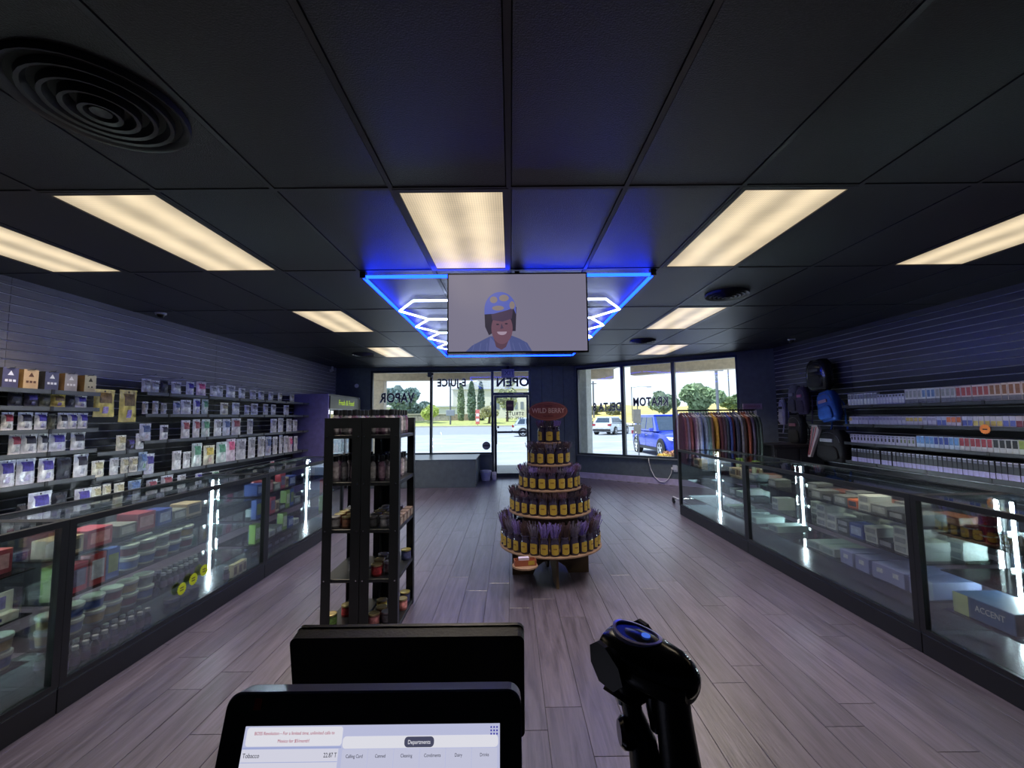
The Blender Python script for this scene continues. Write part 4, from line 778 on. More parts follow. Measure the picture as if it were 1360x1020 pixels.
def put(kind, side, y, dx, sh, cname, lift=0, rz=None, cat='box'):
    """dx: distance of the item's front from the showcase front"""
    xf = 2.39 if side > 0 else -2.19; face = -PI/2 if side > 0 else PI/2
    if rz is None: rz = random.uniform(-.05, .05)
    z = shz(sh)+lift
    grp = 'goods in the '+cname
    xs = 2.94 if side > 0 else -2.65
    dd = GBW[kind][1]/2 if kind in GBW else .04
    px = xf+side*(dx+dd)
    for ys in (6.07, 4.34, 2.52) if side > 0 else (3.81, 5.56):         # bays kept clear in front of the light strips
        if abs(math.atan2(abs(px), y)-math.atan2(abs(xs), ys)) < (.020 if kind not in GBW else .026) and ys-1.2 < y < ys: return None
    if kind.startswith('tub'):
        k_ = kind[3:]; return goods('lidded_tub', (('tub_body', TUBB), ('lid', TUBL), ('wrap_label', TUBM[k_])), where(f'white lidded {k_} tub', 0, cname, sh), 'tub', grp, (xf+side*(dx+.052), y, z), rz)
    if kind == 'bottle': return goods('bottle', (('bottle_body', BOTB), ('cap', BOTC), ('label_wrap', BOTL)), where('pale capped dark bottle', 0, cname, sh), 'bottle', grp, (xf+side*(dx+.022), y, z), rz)
    if kind == 'jar': return goods('jar', (('jar_body', JARB), ('lid', JARC)), where('squat black jar', 0, cname, sh), 'jar', grp, (xf+side*(dx+.044), y, z), rz)
    if kind.startswith('tin'):
        k_ = kind[3:]; return goods('tin', (('tin_body', TIN[k_]), ('rim', TINR)), where(f'round {k_} tin', 0, cname, sh), 'tin', grp, (xf+side*(dx+.037), y, z), rz)
    w_, d = GBW[kind]
    return put_carton(GB[kind], (xf+side*(dx+d/2+.004), y, z), face+rz, where(GBD[kind], 0, cname, sh), 'box', grp, 'box')
def stack(kinds, side, y, dx, sh, cname, tilt=.06):
    z = 0
    for k_ in kinds:
        put(k_, side, y, dx+random.uniform(0, .008), sh, cname, z, random.uniform(-tilt, tilt)); z += .0755 if k_.startswith('tub') else .0885 if k_ == 'jar' else .0545 if k_.startswith('tin') else .11 if k_ == 'bottle' else GBH[k_]+.0005
def row(kinds, side, y0, y1, dx, sh, cname, pitch=None, st=1):
    y = y0; i = 0
    while True:
        k_ = kinds[i % len(kinds)]
        w_ = pitch or (GBW[k_][0]+.012 if k_ in GBW else .105 if k_.startswith('tub') else .09 if k_ == 'jar' else .075 if k_.startswith('tin') else .048)
        if y+w_ > y1: break
        n_ = st if isinstance(st, int) else st[i % len(st)]
        stack([k_]*n_, side, y+w_/2, dx, sh, cname); y += w_; i += 1
# left, nearest
c0, c1, c2 = 'nearest left showcase', 'middle left showcase', 'far left showcase'
row(['redb', 'tanb', 'redb'], -1, 1.05, 2.10, .16, 2, c0); row(['teal', 'blueb', 'greyb', 'teal'], -1, 1.1, 2.08, .15, 1, c0)
for y, ks in ((1.62, ['tubblue', 'tubtan']), (1.76, ['tubblue', 'tubtan', 'tubgrey']), (1.90, ['tubtan', 'tubblue']), (2.04, ['tubblue', 'tubtan'])): stack(ks, -1, y, .13, 0, c0)
row(['blackw'], -1, 1.0, 1.5, .14, 0, c0, st=[2, 1]); row(['tray', 'trayd', 'trayd'], -1, 1.2, 2.0, .08, -1, c0)
# left, middle
row(['tanb', 'pinkb'], -1, 2.22, 2.56, .13, 2, c1); row(['greyb', 'redb', 'blueb', 'greyb', 'tanb'], -1, 2.60, 3.3, .16, 2, c1); row(['redb', 'pinkb'], -1, 3.42, 3.78, .22, 2, c1)
row(['tallgreen', 'tallpink', 'tallred', 'tallblue'], -1, 2.21, 2.64, .13, 1, c1)
for y, ks in ((2.70, ['tubblue', 'tubwine']), (2.82, ['tubblue', 'tubwine']), (2.93, ['tubwine', 'tubgrey']), (3.04, ['tubblue', 'tubwine']), (3.15, ['tubwine', 'tubtan'])): stack(ks, -1, y, .13, 1, c1)
stack(['tubwine', 'tubtan'], -1, 2.93, .25, 1, c1)
row(['blueb'], -1, 3.30, 3.45, .14, 1, c1, st=1); put('brownb', -1, 3.62, .16, 1, c1)
for y, ks in ((2.26, ['tubtan', 'tubtan']), (2.375, ['tubblue', 'tubblue']), (2.49, ['tubtan', 'tubblue']), (2.60, ['tubtan', 'tubwine']), (2.71, ['tubwine', 'tubtan']), (2.82, ['tubblue', 'tubgrey'])): stack(ks, -1, y, .13, 0, c1)
row(['bottle'], -1, 2.92, 3.34, .13, 0, c1); row(['bottle'], -1, 2.92, 3.40, .20, 0, c1)
row(['cream', 'cream', 'brownb'], -1, 3.42, 3.78, .15, 0, c1)
row(['bottle'], -1, 2.22, 2.80, .06, -1, c1, pitch=.055); row(['bottle'], -1, 2.24, 2.84, .13, -1, c1, pitch=.055); row(['bottle'], -1, 2.24, 2.84, .20, -1, c1, pitch=.055)
row(['jar'], -1, 2.90, 3.27, .05, -1, c1); row(['bottle'], -1, 3.30, 3.50, .05, -1, c1); row(['cream'], -1, 3.52, 3.74, .05, -1, c1)
# left, far
row(['blueb', 'redb', 'greyb', 'tallpink', 'cream', 'blueb'], -1, 3.95, 5.5, .14, 2, c2); row(['tallblue', 'greyb', 'tallpink', 'cream', 'blackw', 'tallgreen'], -1, 3.95, 5.5, .14, 1, c2); row(['tallgreen', 'blueb', 'white', 'greyb'], -1, 3.95, 5.5, .14, 0, c2, st=1); row(['blackw'], -1, 4.0, 4.9, .2, -1, c2)
# right, nearest
d0, d1_, d2 = 'nearest right showcase', 'middle right showcase', 'far right showcase'
row(['tingold', 'tinred', 'tinred', 'tingold', 'tinblack', 'tingreen'], 1, 1.3, 2.42, .12, 2, d0, st=[2, 2, 3, 3, 2]); row(['tinbrown'], 1, 2.43, 2.54, .2, 2, d0); row(['greyb', 'blackw', 'white'], 1, 1.3, 2.5, .36, 2, d0)
row(['trayd', 'tray', 'tray'], 1, 1.3, 2.42, .13, 1, d0, st=[1, 2, 1]); row(['white', 'greyb'], 1, 1.35, 2.5, .44, 1, d0, st=[1, 1])
row(['tinblack'], 1, 1.3, 2.16, .12, 0, d0, pitch=.13); row(['clearb'], 1, 1.3, 2.16, .22, 0, d0)
t = thing('accent_box', 'blue box lettered ACCENT in nearest right showcase', 'box', None, (2.39+.30, 2.36, SZ[0]+.0005), -PI/2)
part('body', G().bbox(-.15, .15, -.16, .16, 0, .11), mat('accent_blue', (56, 92, 150), .4), t); part('end_panel', G().box(-.151, -.07, -.1615, -.16, .0, .11), mat('accent_green', (196, 214, 170), .5), t)
o = ob('lettering', textmesh('ACCENT', .045, mat('accent_letters', (190, 205, 225), .5), sx=.8), t, (.035, -.161, .062)); o.rotation_euler = (PI/2, 0, 0)
# right, middle
row(['greyb', 'blackw', 'greyb', 'white', 'orangeb'], 1, 2.66, 4.3, .14, 2, d1_, st=[1, 1, 1, 2, 1]); row(['brownb', 'blackw', 'greyb'], 1, 2.66, 4.3, .36, 2, d1_)
row(['white', 'white', 'blackw', 'white', 'blueb', 'blackw'], 1, 2.66, 4.3, .14, 1, d1_, st=[2, 3, 1, 2, 1, 2]); row(['white', 'greyb'], 1, 2.66, 4.3, .37, 1, d1_, st=[2, 1])
row(['lavl'], 1, 2.64, 3.36, .12, 0, d1_, pitch=.138); row(['clearb', 'clearb', 'blackw', 'blueb', 'clearb'], 1, 3.42, 4.3, .14, 0, d1_)
# right, far
row(['greyb', 'blackw', 'cream', 'cream', 'tanb'], 1, 4.5, 5.9, .16, 2, d2); put('tanb', 1, 6.0, .2, 2, d2); row(['blackw', 'white', 'clearb', 'greyb', 'blackw'], 1, 4.48, 5.9, .14, 1, d2, st=[1, 2, 1, 1]); row(['clearb', 'white', 'clearb', 'greyb'], 1, 4.48, 5.6, .14, 0, d2); row(['brownb', 'cream', 'tallgreen'], 1, 4.6, 5.3, .38, 2, d2)
# boxes standing on top shelves' back and starburst tags on the glass
YB_ = mat('burst_yellow', (214, 232, 40), .6)
BM = burst('price_burst', YB_, .040)
for i, (y, z) in enumerate(((2.90, .36), (3.00, .385), (3.10, .41))):
    t = thing('price_tag', f'{ordi(i+1)} yellow starburst tag from near end on middle left showcase', 'price tag', 'yellow starburst price tags', (-2.186, y, z-.07), PI/2); ob('burst', BM, t)
    for k in (-.008, .008): part('scribble', G().box(-.016, .014, -.001, 0, k-.003, k+.003), BLACKP, t)
t = thing('display_box', 'open white display box with purple print on glass, nearest left showcase', 'box', None, (-2.30, 1.90, .5)); t.location = (-2.33, 1.78, SZ[1]-.10)
t.location = (-2.325, 1.97, SZ[1]+.0005); t.rotation_euler = (0, 0, PI/2)
part('tray', G().bbox(-.09, .09, -.02, .02, 0, .04), mat('tray_white', (226, 228, 222)), t); part('raised_lid', G().box(-.09, .09, .015, .02, .04, .13), mat('tray_white', (226, 228, 222)), t)
part('lid_print', G().box(-.06, .06, .0135, .015, .055, .11), mat('lid_purple', (150, 140, 210), .5, var=.4, scale=20), t); part('fold_mark', G().box(-.02, .02, -.0215, -.02, .012, .026), mat('fold_blue', (70, 60, 130)), t)

# ---------------------------------------------------------------- black shelf racks
RK = mat('rack_black', (24, 28, 34), .38)
def rack(x0, x1, lab):
    t = thing('shelf_rack', lab, 'shelf', 'black shelf racks at the front', (0, 0, 0))
    ya, yb_ = 2.88, 3.36
    for y, d in ((ya, 1), (yb_, -1)):
        for xa, s_ in ((x0, 1), (x1, -1)):
            part('post', G().box(min(xa, xa+s_*.062), max(xa, xa+s_*.062), min(y, y+d*.003), max(y, y+d*.003), 0, 1.405).box(min(xa, xa+s_*.003), max(xa, xa+s_*.003), min(y+d*.003, y+d*.045), max(y+d*.003, y+d*.045), 0, 1.405), RK, t)
        part('end_plate', G().box(x0+.0621, x1-.0621, min(y, y+d*.003), max(y, y+d*.003), 1.335, 1.405), RK, t)
        for z in (1.29, .975, .665, .345, .03):
            for x in (x0+.02, x1-.02):
                if y == ya: part('bolt', G().lathe([(.006, 0), (.005, .004)], 8, Matrix.Translation((x, ya, z-.01)) @ Matrix.Rotation(PI/2, 4, 'X')), CHROME, t)
    for z in (1.29, .975, .665, .345, .03): part('shelf', G().bbox(x0+.004, x1-.004, ya+.004, yb_-.004, z-.025, z, .003), RK, t); 
    return t
rack(-1.262, -1.012, 'left half of the black pair of shelf racks'); rack(-1.008, -.755, 'right half of the black pair of shelf racks')
def tallbottle(c, name, h=.17, r=.024):
    return [('bottle_body', G().lathe([(r*.9, 0), (r, .008), (r, h*.68), (r*.55, h*.78), (r*.5, h*.82)], 14).mesh('bottle_body', mat('bb_'+name, c, .2, var=.25, scale=20), True)), ('cap', G().lathe([(r*.78, h*.80), (r*.78, h), (r*.7, h*1.01)], 14).mesh('cap', mat('cap_black', (22, 26, 34), .35), True)),
            ('label_wrap', G().lathe([(r*1.01, h*.12), (r*1.01, h*.58)], 14, cap=False).mesh('label_wrap', mat('bl_'+name, [min(255, v+40) for v in c], .4, var=.5, scale=40), True))]
TB = {'plum': tallbottle((82, 64, 88), 'plum'), 'silver': tallbottle((128, 124, 140), 'silver'), 'smoke': tallbottle((84, 86, 98), 'smoke')}
def tincan(c, name, r=.036, h=.075, lid=(170, 160, 120)):
    return [('can_body', G().lathe([(r*.97, 0), (r, .004), (r, h*.9)], 16).mesh('can_body', mat('can_'+name, c, .3, var=.3, scale=20), True)), ('lid', G().lathe([(r*1.03, h*.88), (r*1.04, h), (r*.96, h*1.01), (r*.93, h*.98)], 16).mesh('lid', mat('canlid_%d' % lid[0], lid, .3, .7), True)),
            ('label_wrap', G().lathe([(r*1.008, h*.2), (r*1.008, h*.75)], 16, cap=False).mesh('label_wrap', mat('canl_'+name, [min(255, int(v*1.4)+12) for v in c], .4, var=.6, scale=30), True))]
TCN = {'red': tincan((120, 34, 40), 'red'), 'green': tincan((92, 124, 66), 'green', lid=(196, 178, 130)), 'navy': tincan((44, 48, 84), 'navy', lid=(180, 172, 110)), 'brown': tincan((96, 66, 54), 'brown'), 'yellow': tincan((170, 146, 70), 'yellow'), 'grey': tincan((86, 88, 96), 'grey', lid=(150, 150, 156)), 'pink': tincan((150, 92, 96), 'pink'), 'black': tincan((34, 36, 42), 'black', lid=(120, 122, 128))}
def rk(kind, src, nm, desc, cat, x, y, z, side, lvl):
    return goods(nm, src, where_r(desc, side, lvl), cat, 'goods on the black racks', (x, y, z), random.uniform(0, 6))
RC_ = {}
def where_r(desc, side, lvl):
    k_ = (desc, side, lvl); RC_[k_] = RC_.get(k_, 0)+1
    return f'{ordi(RC_[k_])} {desc} from the front on {lvl} shelf of {side} black rack'
for side, x0 in (('left', -1.262), ('right', -1.008)):
    for j in range(6):
        for i in range(3):
            nm = ('smoke', 'plum', 'silver')[(i+j) % 3] if side == 'right' else ('silver', 'plum', 'smoke')[(i*2+j) % 3]
            x = x0+.055+i*.065+random.uniform(-.003, .003)
            rk(nm, TB[nm], 'tall_bottle', f'{nm} bottle with black cap', 'bottle', x, 2.93+j*.073, 1.2905, side, 'top')
            if j < 5 and not (side == 'left' and j > 3 and i == 0): rk(nm, TB[nm], 'tall_bottle', f'{nm} bottle with black cap', 'bottle', x, 2.94+j*.085, .9755, side, 'second')
    pl3 = ('grey', 'brown', 'red', 'grey', 'black') if side == 'left' else ('black', 'grey', 'brown', 'black', 'grey')
    for j in range(5):
        for i in range(2): k_ = pl3[(i+j) % 5]; rk(k_, TCN[k_], 'jar', f'{k_} jar with metal lid', 'jar', x0+.06+i*.085, 2.94+j*.085, .6655, side, 'third')
    if side == 'left':
        lows = [(4, .17, 3.02, 'grey'), (4, .18, 3.12, 'brown'), (4, .16, 3.24, 'navy'), (5, .05, 2.94, 'green'), (5, .10, 3.08, 'red'), (5, .17, 3.20, 'grey'), (5, .19, 2.99, 'grey')]
    else:
        lows = [(4, .09, 2.95, 'red'), (4, .16, 3.00, 'grey'), (4, .08, 3.05, 'brown'), (4, .15, 3.12, 'black'), (4, .07, 3.17, 'grey'), (4, .21, 3.27, 'navy'), (4, .15, 3.195, 'grey'), (5, .08, 2.94, 'pink'), (5, .16, 2.97, 'grey'), (5, .10, 3.04, 'brown'), (5, .17, 3.08, 'black'), (5, .07, 3.15, 'yellow'), (5, .21, 3.17, 'pink'), (5, .20, 3.29, 'navy'), (5, .13, 3.25, 'grey')]
    for lv, dx, y, k_ in lows: rk(k_, TCN[k_], 'tin_can', f'{k_} tin with metal lid', 'tin', x0+dx, y, .3455 if lv == 4 else .0305, side, {4: 'fourth', 5: 'bottom'}[lv])
for j in range(4):
    t = thing('box', f'{ordi(j+1)} small patterned brown carton from the front behind jars, right black rack', 'box', 'goods on the black racks', (-.79, 2.99+j*.1, .6655)); part('body', G().bbox(-.03, .03, -.04, .04, 0, .06), mat('patterned_brown', (108, 92, 88), .5, var=.6, scale=40), t); part('front_label', G().box(.03, .031, -.03, .03, .01, .05), mat('patterned_label', (150, 140, 136), .5, var=.5, scale=60), t)

# ---------------------------------------------------------------- incense tower
CBD = mat('cardboard', (92, 76, 60), .8, var=.1, bump=.1); CBE = mat('cardboard_edge', (132, 106, 92), .7)
TXC, TYC = .345, 3.92
tw_ = thing('display_tower', 'tall round tiered cardboard stand filled with incense jars mid floor', 'display stand', None, (TXC, TYC, 0), math.radians(4))
def arch(r):
    o = [(-r, 0), (-r, .265), (r, .265), (r, 0)]
    a = [(r*.42*math.cos(q), .17*math.sin(q)) for q in [PI*i/14 for i in range(15)]]
    return [(-r, .27), (-r*1.0, .0), (-r*.44, 0)] + a[::-1][0:] + [(r*.44, 0), (r, 0), (r, .27)]
part('base_board', G().prism([(-.345, 0), (-.16, 0), (-.13, .06), (-.07, .10), (0, .12), (.07, .10), (.13, .06), (.16, 0), (.345, 0), (.345, .268), (-.345, .268)], -.01, .01), CBD, tw_)
M_ = Matrix.Rotation(PI/2, 4, 'Z')
part('base_board', G().prism([(-.36, 0), (-.16, .0), (-.13, .06), (-.07, .10), (0, .12), (.07, .10), (.13, .06), (.16, 0), (.36, 0), (.34, .268), (-.34, .268)], -.01, .01, M_), CBD, tw_)
TI = [(.28, .455, 31), (.575, .37, 25), (.775, .285, 19), (.98, .20, 12), (1.17, .115, 6)]
for z, r_, n_ in TI: part('round_board', G().lathe([(r_-.004, z-.018), (r_, z-.014), (r_, z-.004), (r_-.004, z)], 48), CBE, tw_)
part('core', G().lathe([(.06, .28), (.06, 1.30)], 16), CBD, tw_)
for i in range(4):
    z0, z1, r_ = TI[i][0], TI[i+1][0]-.018, TI[i+1][1]-.12
    part('tier_wall', G().lathe([(r_, z0), (r_, z1)], 32), CBD, tw_)
part('sign_post', G().box(-.02, .02, -.004, .004, 1.29, 1.40), CBD, tw_)
sg = part('oval_sign', G().prism(el(0, 0, .182, .088, n=40), -.008, .006, Matrix.Translation((0, 0, 1.452))), mat('sign_rust', (150, 84, 78), .55, var=.15), tw_)
part('rim', G().prism(el(0, 0, .176, .082, n=40), -.0095, -.008, Matrix.Translation((0, 0, 1.452))), mat('sign_rim', (186, 128, 112), .55), sg); part('inner_oval', G().prism(el(0, 0, .170, .077, n=40), -.0105, -.0095, Matrix.Translation((0, 0, 1.452))), mat('sign_rust', (150, 84, 78)), sg)
me = textmesh('WILD BERRY', .062, mat('sign_letters', (236, 200, 186), .5), off=.0012, sx=.86); o = ob('lettering', me, sg, (0, -.0125, 1.455)); o.rotation_euler = (PI/2, 0, 0)
me = textmesh('INCENSE', .024, mat('sign_dark', (76, 36, 44), .5)); o = ob('small_lettering', me, sg, (0, -.0125, 1.405)); o.rotation_euler = (PI/2, 0, 0)
me = textmesh('Genuine', .022, mat('sign_dark', (76, 36, 44), .5)); o = ob('top_lettering', me, sg, (0, -.0125, 1.503)); o.rotation_euler = (PI/2, 0, 0)
JG = G().lathe([(.033, 0), (.038, .006), (.038, .105), (.033, .115), (.034, .135), (.037, .14), (.035, .145)], 16).mesh('jar_glass', mat('jar_dark', (48, 44, 70), .15, coat=.5), True)
lab_ = G(); V = []; 
for k in range(7):
    a = -.85+k*1.7/6; zt = .090 + .008*math.cos(a*1.8); zb = .022 - .008*math.cos(a*1.8)
    V += [(.0388*math.sin(a), -.0388*math.cos(a), zb), (.0388*math.sin(a), -.0388*math.cos(a), zt)]
JL = lab_.add(V, [(2*k, 2*k+2, 2*k+3, 2*k+1) for k in range(6)]).mesh('label', mat('jar_label_yellow', (160, 136, 54), .5, var=.1, scale=40))
V = []
for k in range(5):
    a = -.40+k*.8/4
    V += [(.0393*math.sin(a), -.0393*math.cos(a), .056), (.0393*math.sin(a), -.0393*math.cos(a), .066)]
JP = G().add(V, [(2*k, 2*k+2, 2*k+3, 2*k+1) for k in range(4)]).mesh('label_print', mat('label_brown', (110, 76, 40), .5, var=.5, scale=90))
STK = {}
for nm, c in dict(lilac=(128, 112, 190), brown=(74, 54, 66), plum=(98, 72, 100), grey=(104, 98, 128), dark=(54, 46, 66)).items():
    for v_ in range(2):
        g = G()
        for k in range(34):
            a = random.uniform(0, 2*PI); q = random.random()**.5; x, y = .024*q*math.cos(a), .024*q*math.sin(a); x2, y2 = x*(1.2+random.random()*.8)+.020, y*(1.9+random.random()*.9)
            h_ = random.uniform(.185, .235); g.tube([(x, y, .008), (x*1.0+.002, y*1.1, .12), (x2, y2, h_)], [.0012, .0016, .0028], 4)
        STK[(nm, v_)] = g.mesh('incense_bundle', mat('stick_'+nm, c, .75, var=.3, scale=60))
kk = list(STK)
for ti, (z, r_, n_) in enumerate(TI):
    nt_ = ('bottom', 'second', 'third', 'fourth', 'top')[ti]
    for i in range(n_):
        a = 2*PI*i/n_ - PI/2; rr_ = r_-.046
        x, y = TXC+rr_*math.cos(a), TYC+rr_*math.sin(a)
        g_ = goods('incense_jar', (('jar_glass', JG), ('label', JL), ('label_print', JP)), f'{ordi(i+1)} yellow labelled jar counting rightward from front, {nt_} tier', 'jar', f'incense jars on the {nt_} tier', (x, y, z+.0005), a+PI/2)
        g_.scale = (1, 1, 1.0)
        nm = kk[(i*3+ti*2+(i//3)) % len(kk)]
        t = thing('incense_bundle', f'{nm[0]} incense sticks fanning from jar {i+1 if False else ordi(i+1)} rightward, {nt_} tier', 'incense', f'incense bundles on the {nt_} tier', (x, y, z+.001), a, me=STK[nm])
        t.scale = (1, 1, 1.15 if ti == 0 else .84)
t = thing('sample_tray', 'small printed tray of white slips on ledge at tower front', 'tray', None, (TXC-.245, TYC-.50, .232), math.radians(8))
part('ledge', G().lathe([(.10, 0), (.10, .012)], 28), CBE, t); part('tray', G().box(-.085, .085, -.035, -.031, .0125, .055).box(-.085, .085, .031, .035, .0125, .055).box(-.085, -.081, -.031, .031, .0125, .055).box(.081, .085, -.031, .031, .0125, .055).box(-.081, .081, -.031, .031, .0125, .016), mat('tray_rust', (140, 78, 62), .6), t)
part('slips', G().box(-.05, .03, -.02, .02, .016, .070), mat('slips_lilac', (190, 180, 215), .6), t); part('tray_label', G().box(.02, .07, -.0362, -.035, .02, .05), mat('jar_label_yellow', (160, 136, 54)), t)
part('ledge_bracket', G().box(-.01, .01, 0, .13, -.03, 0), CBD, t)

# ---------------------------------------------------------------- garment rail
gr = thing('clothes_rail', 'rolling metal clothes rail by the right window', 'clothes rack', None, (0, 0, 0))
GX0, GX1, GY = 2.60, 3.82, 6.62
part('rail', G().tube([(GX0, GY, 1.475), (GX1, GY, 1.475)], .013, 10), mat('rail_dark', (44, 46, 54), .3, .6), gr)
for x in (GX0, GX1):
    part('upright', G().tube([(x, GY, .10), (x, GY, 1.475)], .014, 10), mat('rail_light', (176, 176, 190), .35), gr); f = part('foot', G().tube([(x, GY-.36, .095), (x, GY+.30, .095)], .014, 10), mat('rail_light', (176, 176, 190)), gr)
    for y in (GY-.34, GY+.28):
        wl_ = part('caster', G().lathe([(.02, -.015), (.045, -.012), (.045, .012), (.02, .015)], 16, Matrix.Translation((x, y, .046)) @ Matrix.Rotation(PI/2, 4, 'Y')), BLACKP, gr, True); part('hub', G().lathe([(.015, .016), (.012, .019)], 10, Matrix.Translation((x, y, .046)) @ Matrix.Rotation(PI/2, 4, 'Y')), CHROME, wl_)
part('lower_bar', G().tube([(GX0, GY, .12), (GX1, GY, .12)], .010, 8), CHROME, gr)
part('extension_post', G().tube([(GX1-.001, GY-.03, 1.28), (GX1-.001, GY-.03, 1.47)], .01, 8), WHITEP, gr)
sgn = thing('rail_sign', 'small pink lettered sign on the right end of rail', 'sign', None, (3.78, GY-.01, 1.53)); part('board', G().bbox(-.15, .15, -.006, .006, -.045, .045, .002), mat('sign_pink', (186, 160, 190), .5), sgn)
o = ob('lettering', textmesh('CLEARANCE', .045, mat('sign_pink_text', (150, 70, 110), .5), sx=.95), sgn, (0, -.0075, 0)); o.rotation_euler = (PI/2, 0, 0)
GC_ = [('maroon', (88, 48, 66)), ('dusty purple', (92, 78, 108)), ('brick red', (100, 52, 62)), ('plum', (84, 58, 92)), ('mauve grey', (128, 118, 140)), ('pale blue grey', (124, 130, 160)), ('steel blue', (84, 98, 150)), ('light denim', (108, 124, 160)), ('teal grey', (74, 96, 108)), ('dark green grey', (62, 78, 78)), ('brown plaid', (94, 70, 66)), ('mustard', (176, 138, 62)), ('dark maroon', (82, 44, 56)), ('aubergine', (78, 54, 82)), ('dark plum', (70, 52, 74)), ('slate', (74, 82, 104)), ('royal blue', (54, 70, 140)), ('burgundy', (90, 42, 54)), ('navy', (48, 54, 84)), ('grey patterned', (98, 102, 118)), ('light grey patched', (132, 136, 158)), ('dark brown', (74, 58, 58)), ('rust orange', (138, 76, 62)), ('terracotta', (134, 66, 60)), ('violet grey', (92, 84, 108)), ('charcoal green', (56, 68, 68)), ('grey green', (70, 84, 80))]
for i, (nm, c) in enumerate(GC_):
    x = GX0+.055+i*.0425; hh = random.uniform(.78, .86); hw = random.uniform(.25, .28)
    t = thing('hanging_shirt', f'{nm} long sleeved shirt hanging on the rail', 'shirt', 'shirts on the clothes rail', (x, GY, 1.462), random.uniform(-.16, .05)-.05)
    part('hanger', G().tube([(0, 0, .013), (0, .018, .030), (0, .030, .012), (0, .012, -.01), (0, 0, -.03), (0, -.20, -.085)], .0028, 5).tube([(0, 0, -.03), (0, .20, -.085)], .0028, 5), WHITEP, t)
    ringsb = []
    prof = [(-.035, .05, .012), (-.07, .14, .016), (-.11, hw-.045, .019), (-.16, hw-.02, .020), (-.35, hw-.035, .020), (-.60, hw-.02, .021), (-hh, hw-.005, .022)]
    for z, w_, th in prof: ringsb.append([(th*math.cos(2*PI*k/12)*(1+.25*math.sin(5*k+i)), w_*math.sin(2*PI*k/12), z) for k in range(12)])
    m_ = mat('shirt_'+nm.replace(' ', '_'), c, .85, var=.22, scale=26, bump=.3, bscale=30)
    part('torso', G().loft(ringsb), m_, t, True)
    for s_ in (-1, 1): part('sleeve', G().tube([(0, s_*(hw-.06), -.105), (-.004, s_*(hw-.015), -.22), (-.006, s_*(hw+.005), -.45), (-.004, s_*(hw-.02), -.70)], [.018, .022, .020, .017], 8), m_, t, True)
    part('collar', G().tube([(0, -.06, -.04), (.012, 0, -.022), (0, .06, -.04)], .012, 6), m_, t)
# adapter and cable on the angled wall
pa = thing('outlet_adapter', 'white plug adapter in the wall below the blue car', 'plug', None, tuple(AM @ Vector((2.24, -.001, .33))), math.atan2(AD.y, AD.x)); part('wall_plate', G().bbox(-.04, .04, -.006, 0, -.06, .06, .002), WHITEP, pa); part('adapter', G().bbox(-.045, .035, -.05, -.006, -.02, .075, .004), mat('adapter_white', (180, 185, 200), .4), pa); part('plug', G().bbox(-.075, -.045, -.045, -.015, -.01, .03, .004), WHITEP, pa)
pts = [(1.72, -.055, .53), (1.725, -.065, .45), (1.75, -.035, .30), (1.82, -.03, .15), (1.92, -.03, .06), (2.02, -.03, .05), (2.10, -.03, .13), (2.16, -.03, .24), (2.175, -.03, .32)]
t = thing('power_cable', 'white cable looping from window sill to plug adapter', 'cable', None, me=G().tube([AM @ Vector(p) for p in pts], .007, 6).mesh('power_cable', WHITEP, True))

# ---------------------------------------------------------------- checkout counter, terminal and scanner
ct = thing('checkout_counter', 'black checkout counter top under the register screens', 'counter', None, (0, 0, 0)); part('top', G().bbox(-.75, .75, -.35, .62, .745, .78, .004), mat('counter_black', (24, 25, 29), .4), ct); part('front', G().box(-.73, .73, .54, .56, 0, .745), BLACKM, ct)
for s_ in (-1, 1): part('side', G().box(min(s_*.71, s_*.73), max(s_*.71, s_*.73), -.33, .54, 0, .745), BLACKM, ct)
mo = thing('register_screen', 'black touchscreen register with lit department menu', 'screen', None, (-.18, .54, 1.0673)); mo.rotation_euler = (math.radians(-17), 0, 0)
def rr_pts(x0, x1, z0, z1, r):
    P = []
    for cx_, cz_, a0 in ((x1-r, z1-r, 0), (x0+r, z1-r, 90), (x0+r, z0+r, 180), (x1-r, z0+r, 270)):
        for k in range(7): a = math.radians(a0+k*15); P.append((cx_+r*math.cos(a), cz_+r*math.sin(a)))
    return P
part('casing', G().prism(rr_pts(-.164, .189, -.26, 0.004, .016), .0, .03), mat('casing_grey', (120, 122, 140), .3, .5), mo)
part('bezel', G().prism(rr_pts(-.163, .188, -.259, .001, .015), -.002, 0), BLACKG, mo)
part('red_tab', G().box(-.130, -.122, -.0035, -.002, -.0135, -.002), mat('tab_red', (215, 40, 46), .6), mo)
def smat(name, rgb, s=.50): return mat(name, (10, 10, 12), .3, emit=rgb, estr=s, var=.02)
SCY = -.003
sc_ = part('display', G().box(-.1355, .1635, -.0028, -.002, -.235, -.0295), smat('ui_lavender', (196, 200, 232)), mo)
def ui(nm, x0, x1, z0, z1, m, d, r=.002): return part(nm, G().prism(rr_pts(x0, x1, z0, z1, r), -.0028-d, -.0028-d+.0003), m, sc_)
W1 = smat('ui_white', (236, 236, 246)); W2 = smat('ui_pale', (224, 224, 240)); UB = smat('ui_blue', (168, 178, 222)); UD = smat('ui_dark', (78, 80, 104))
ui('banner', -.1325, -.0205, -.0485, -.0305, W1, .0005, .003); ui('blue_line', -.1350, -.0205, -.0508, -.0492, UB, .0005, .0003)
ui('receipt_area', -.1350, -.0235, -.234, -.0515, W2, .0005, .0005); ui('receipt_line', -.1345, -.0235, -.0635, -.0630, UB, .0008, .0001)
ui('tab_bar', -.0195, .1615, -.0515, -.0400, W1, .0005, .004); ui('departments_pill', .0525, .0870, -.0508, -.0408, UD, .0009, .004)
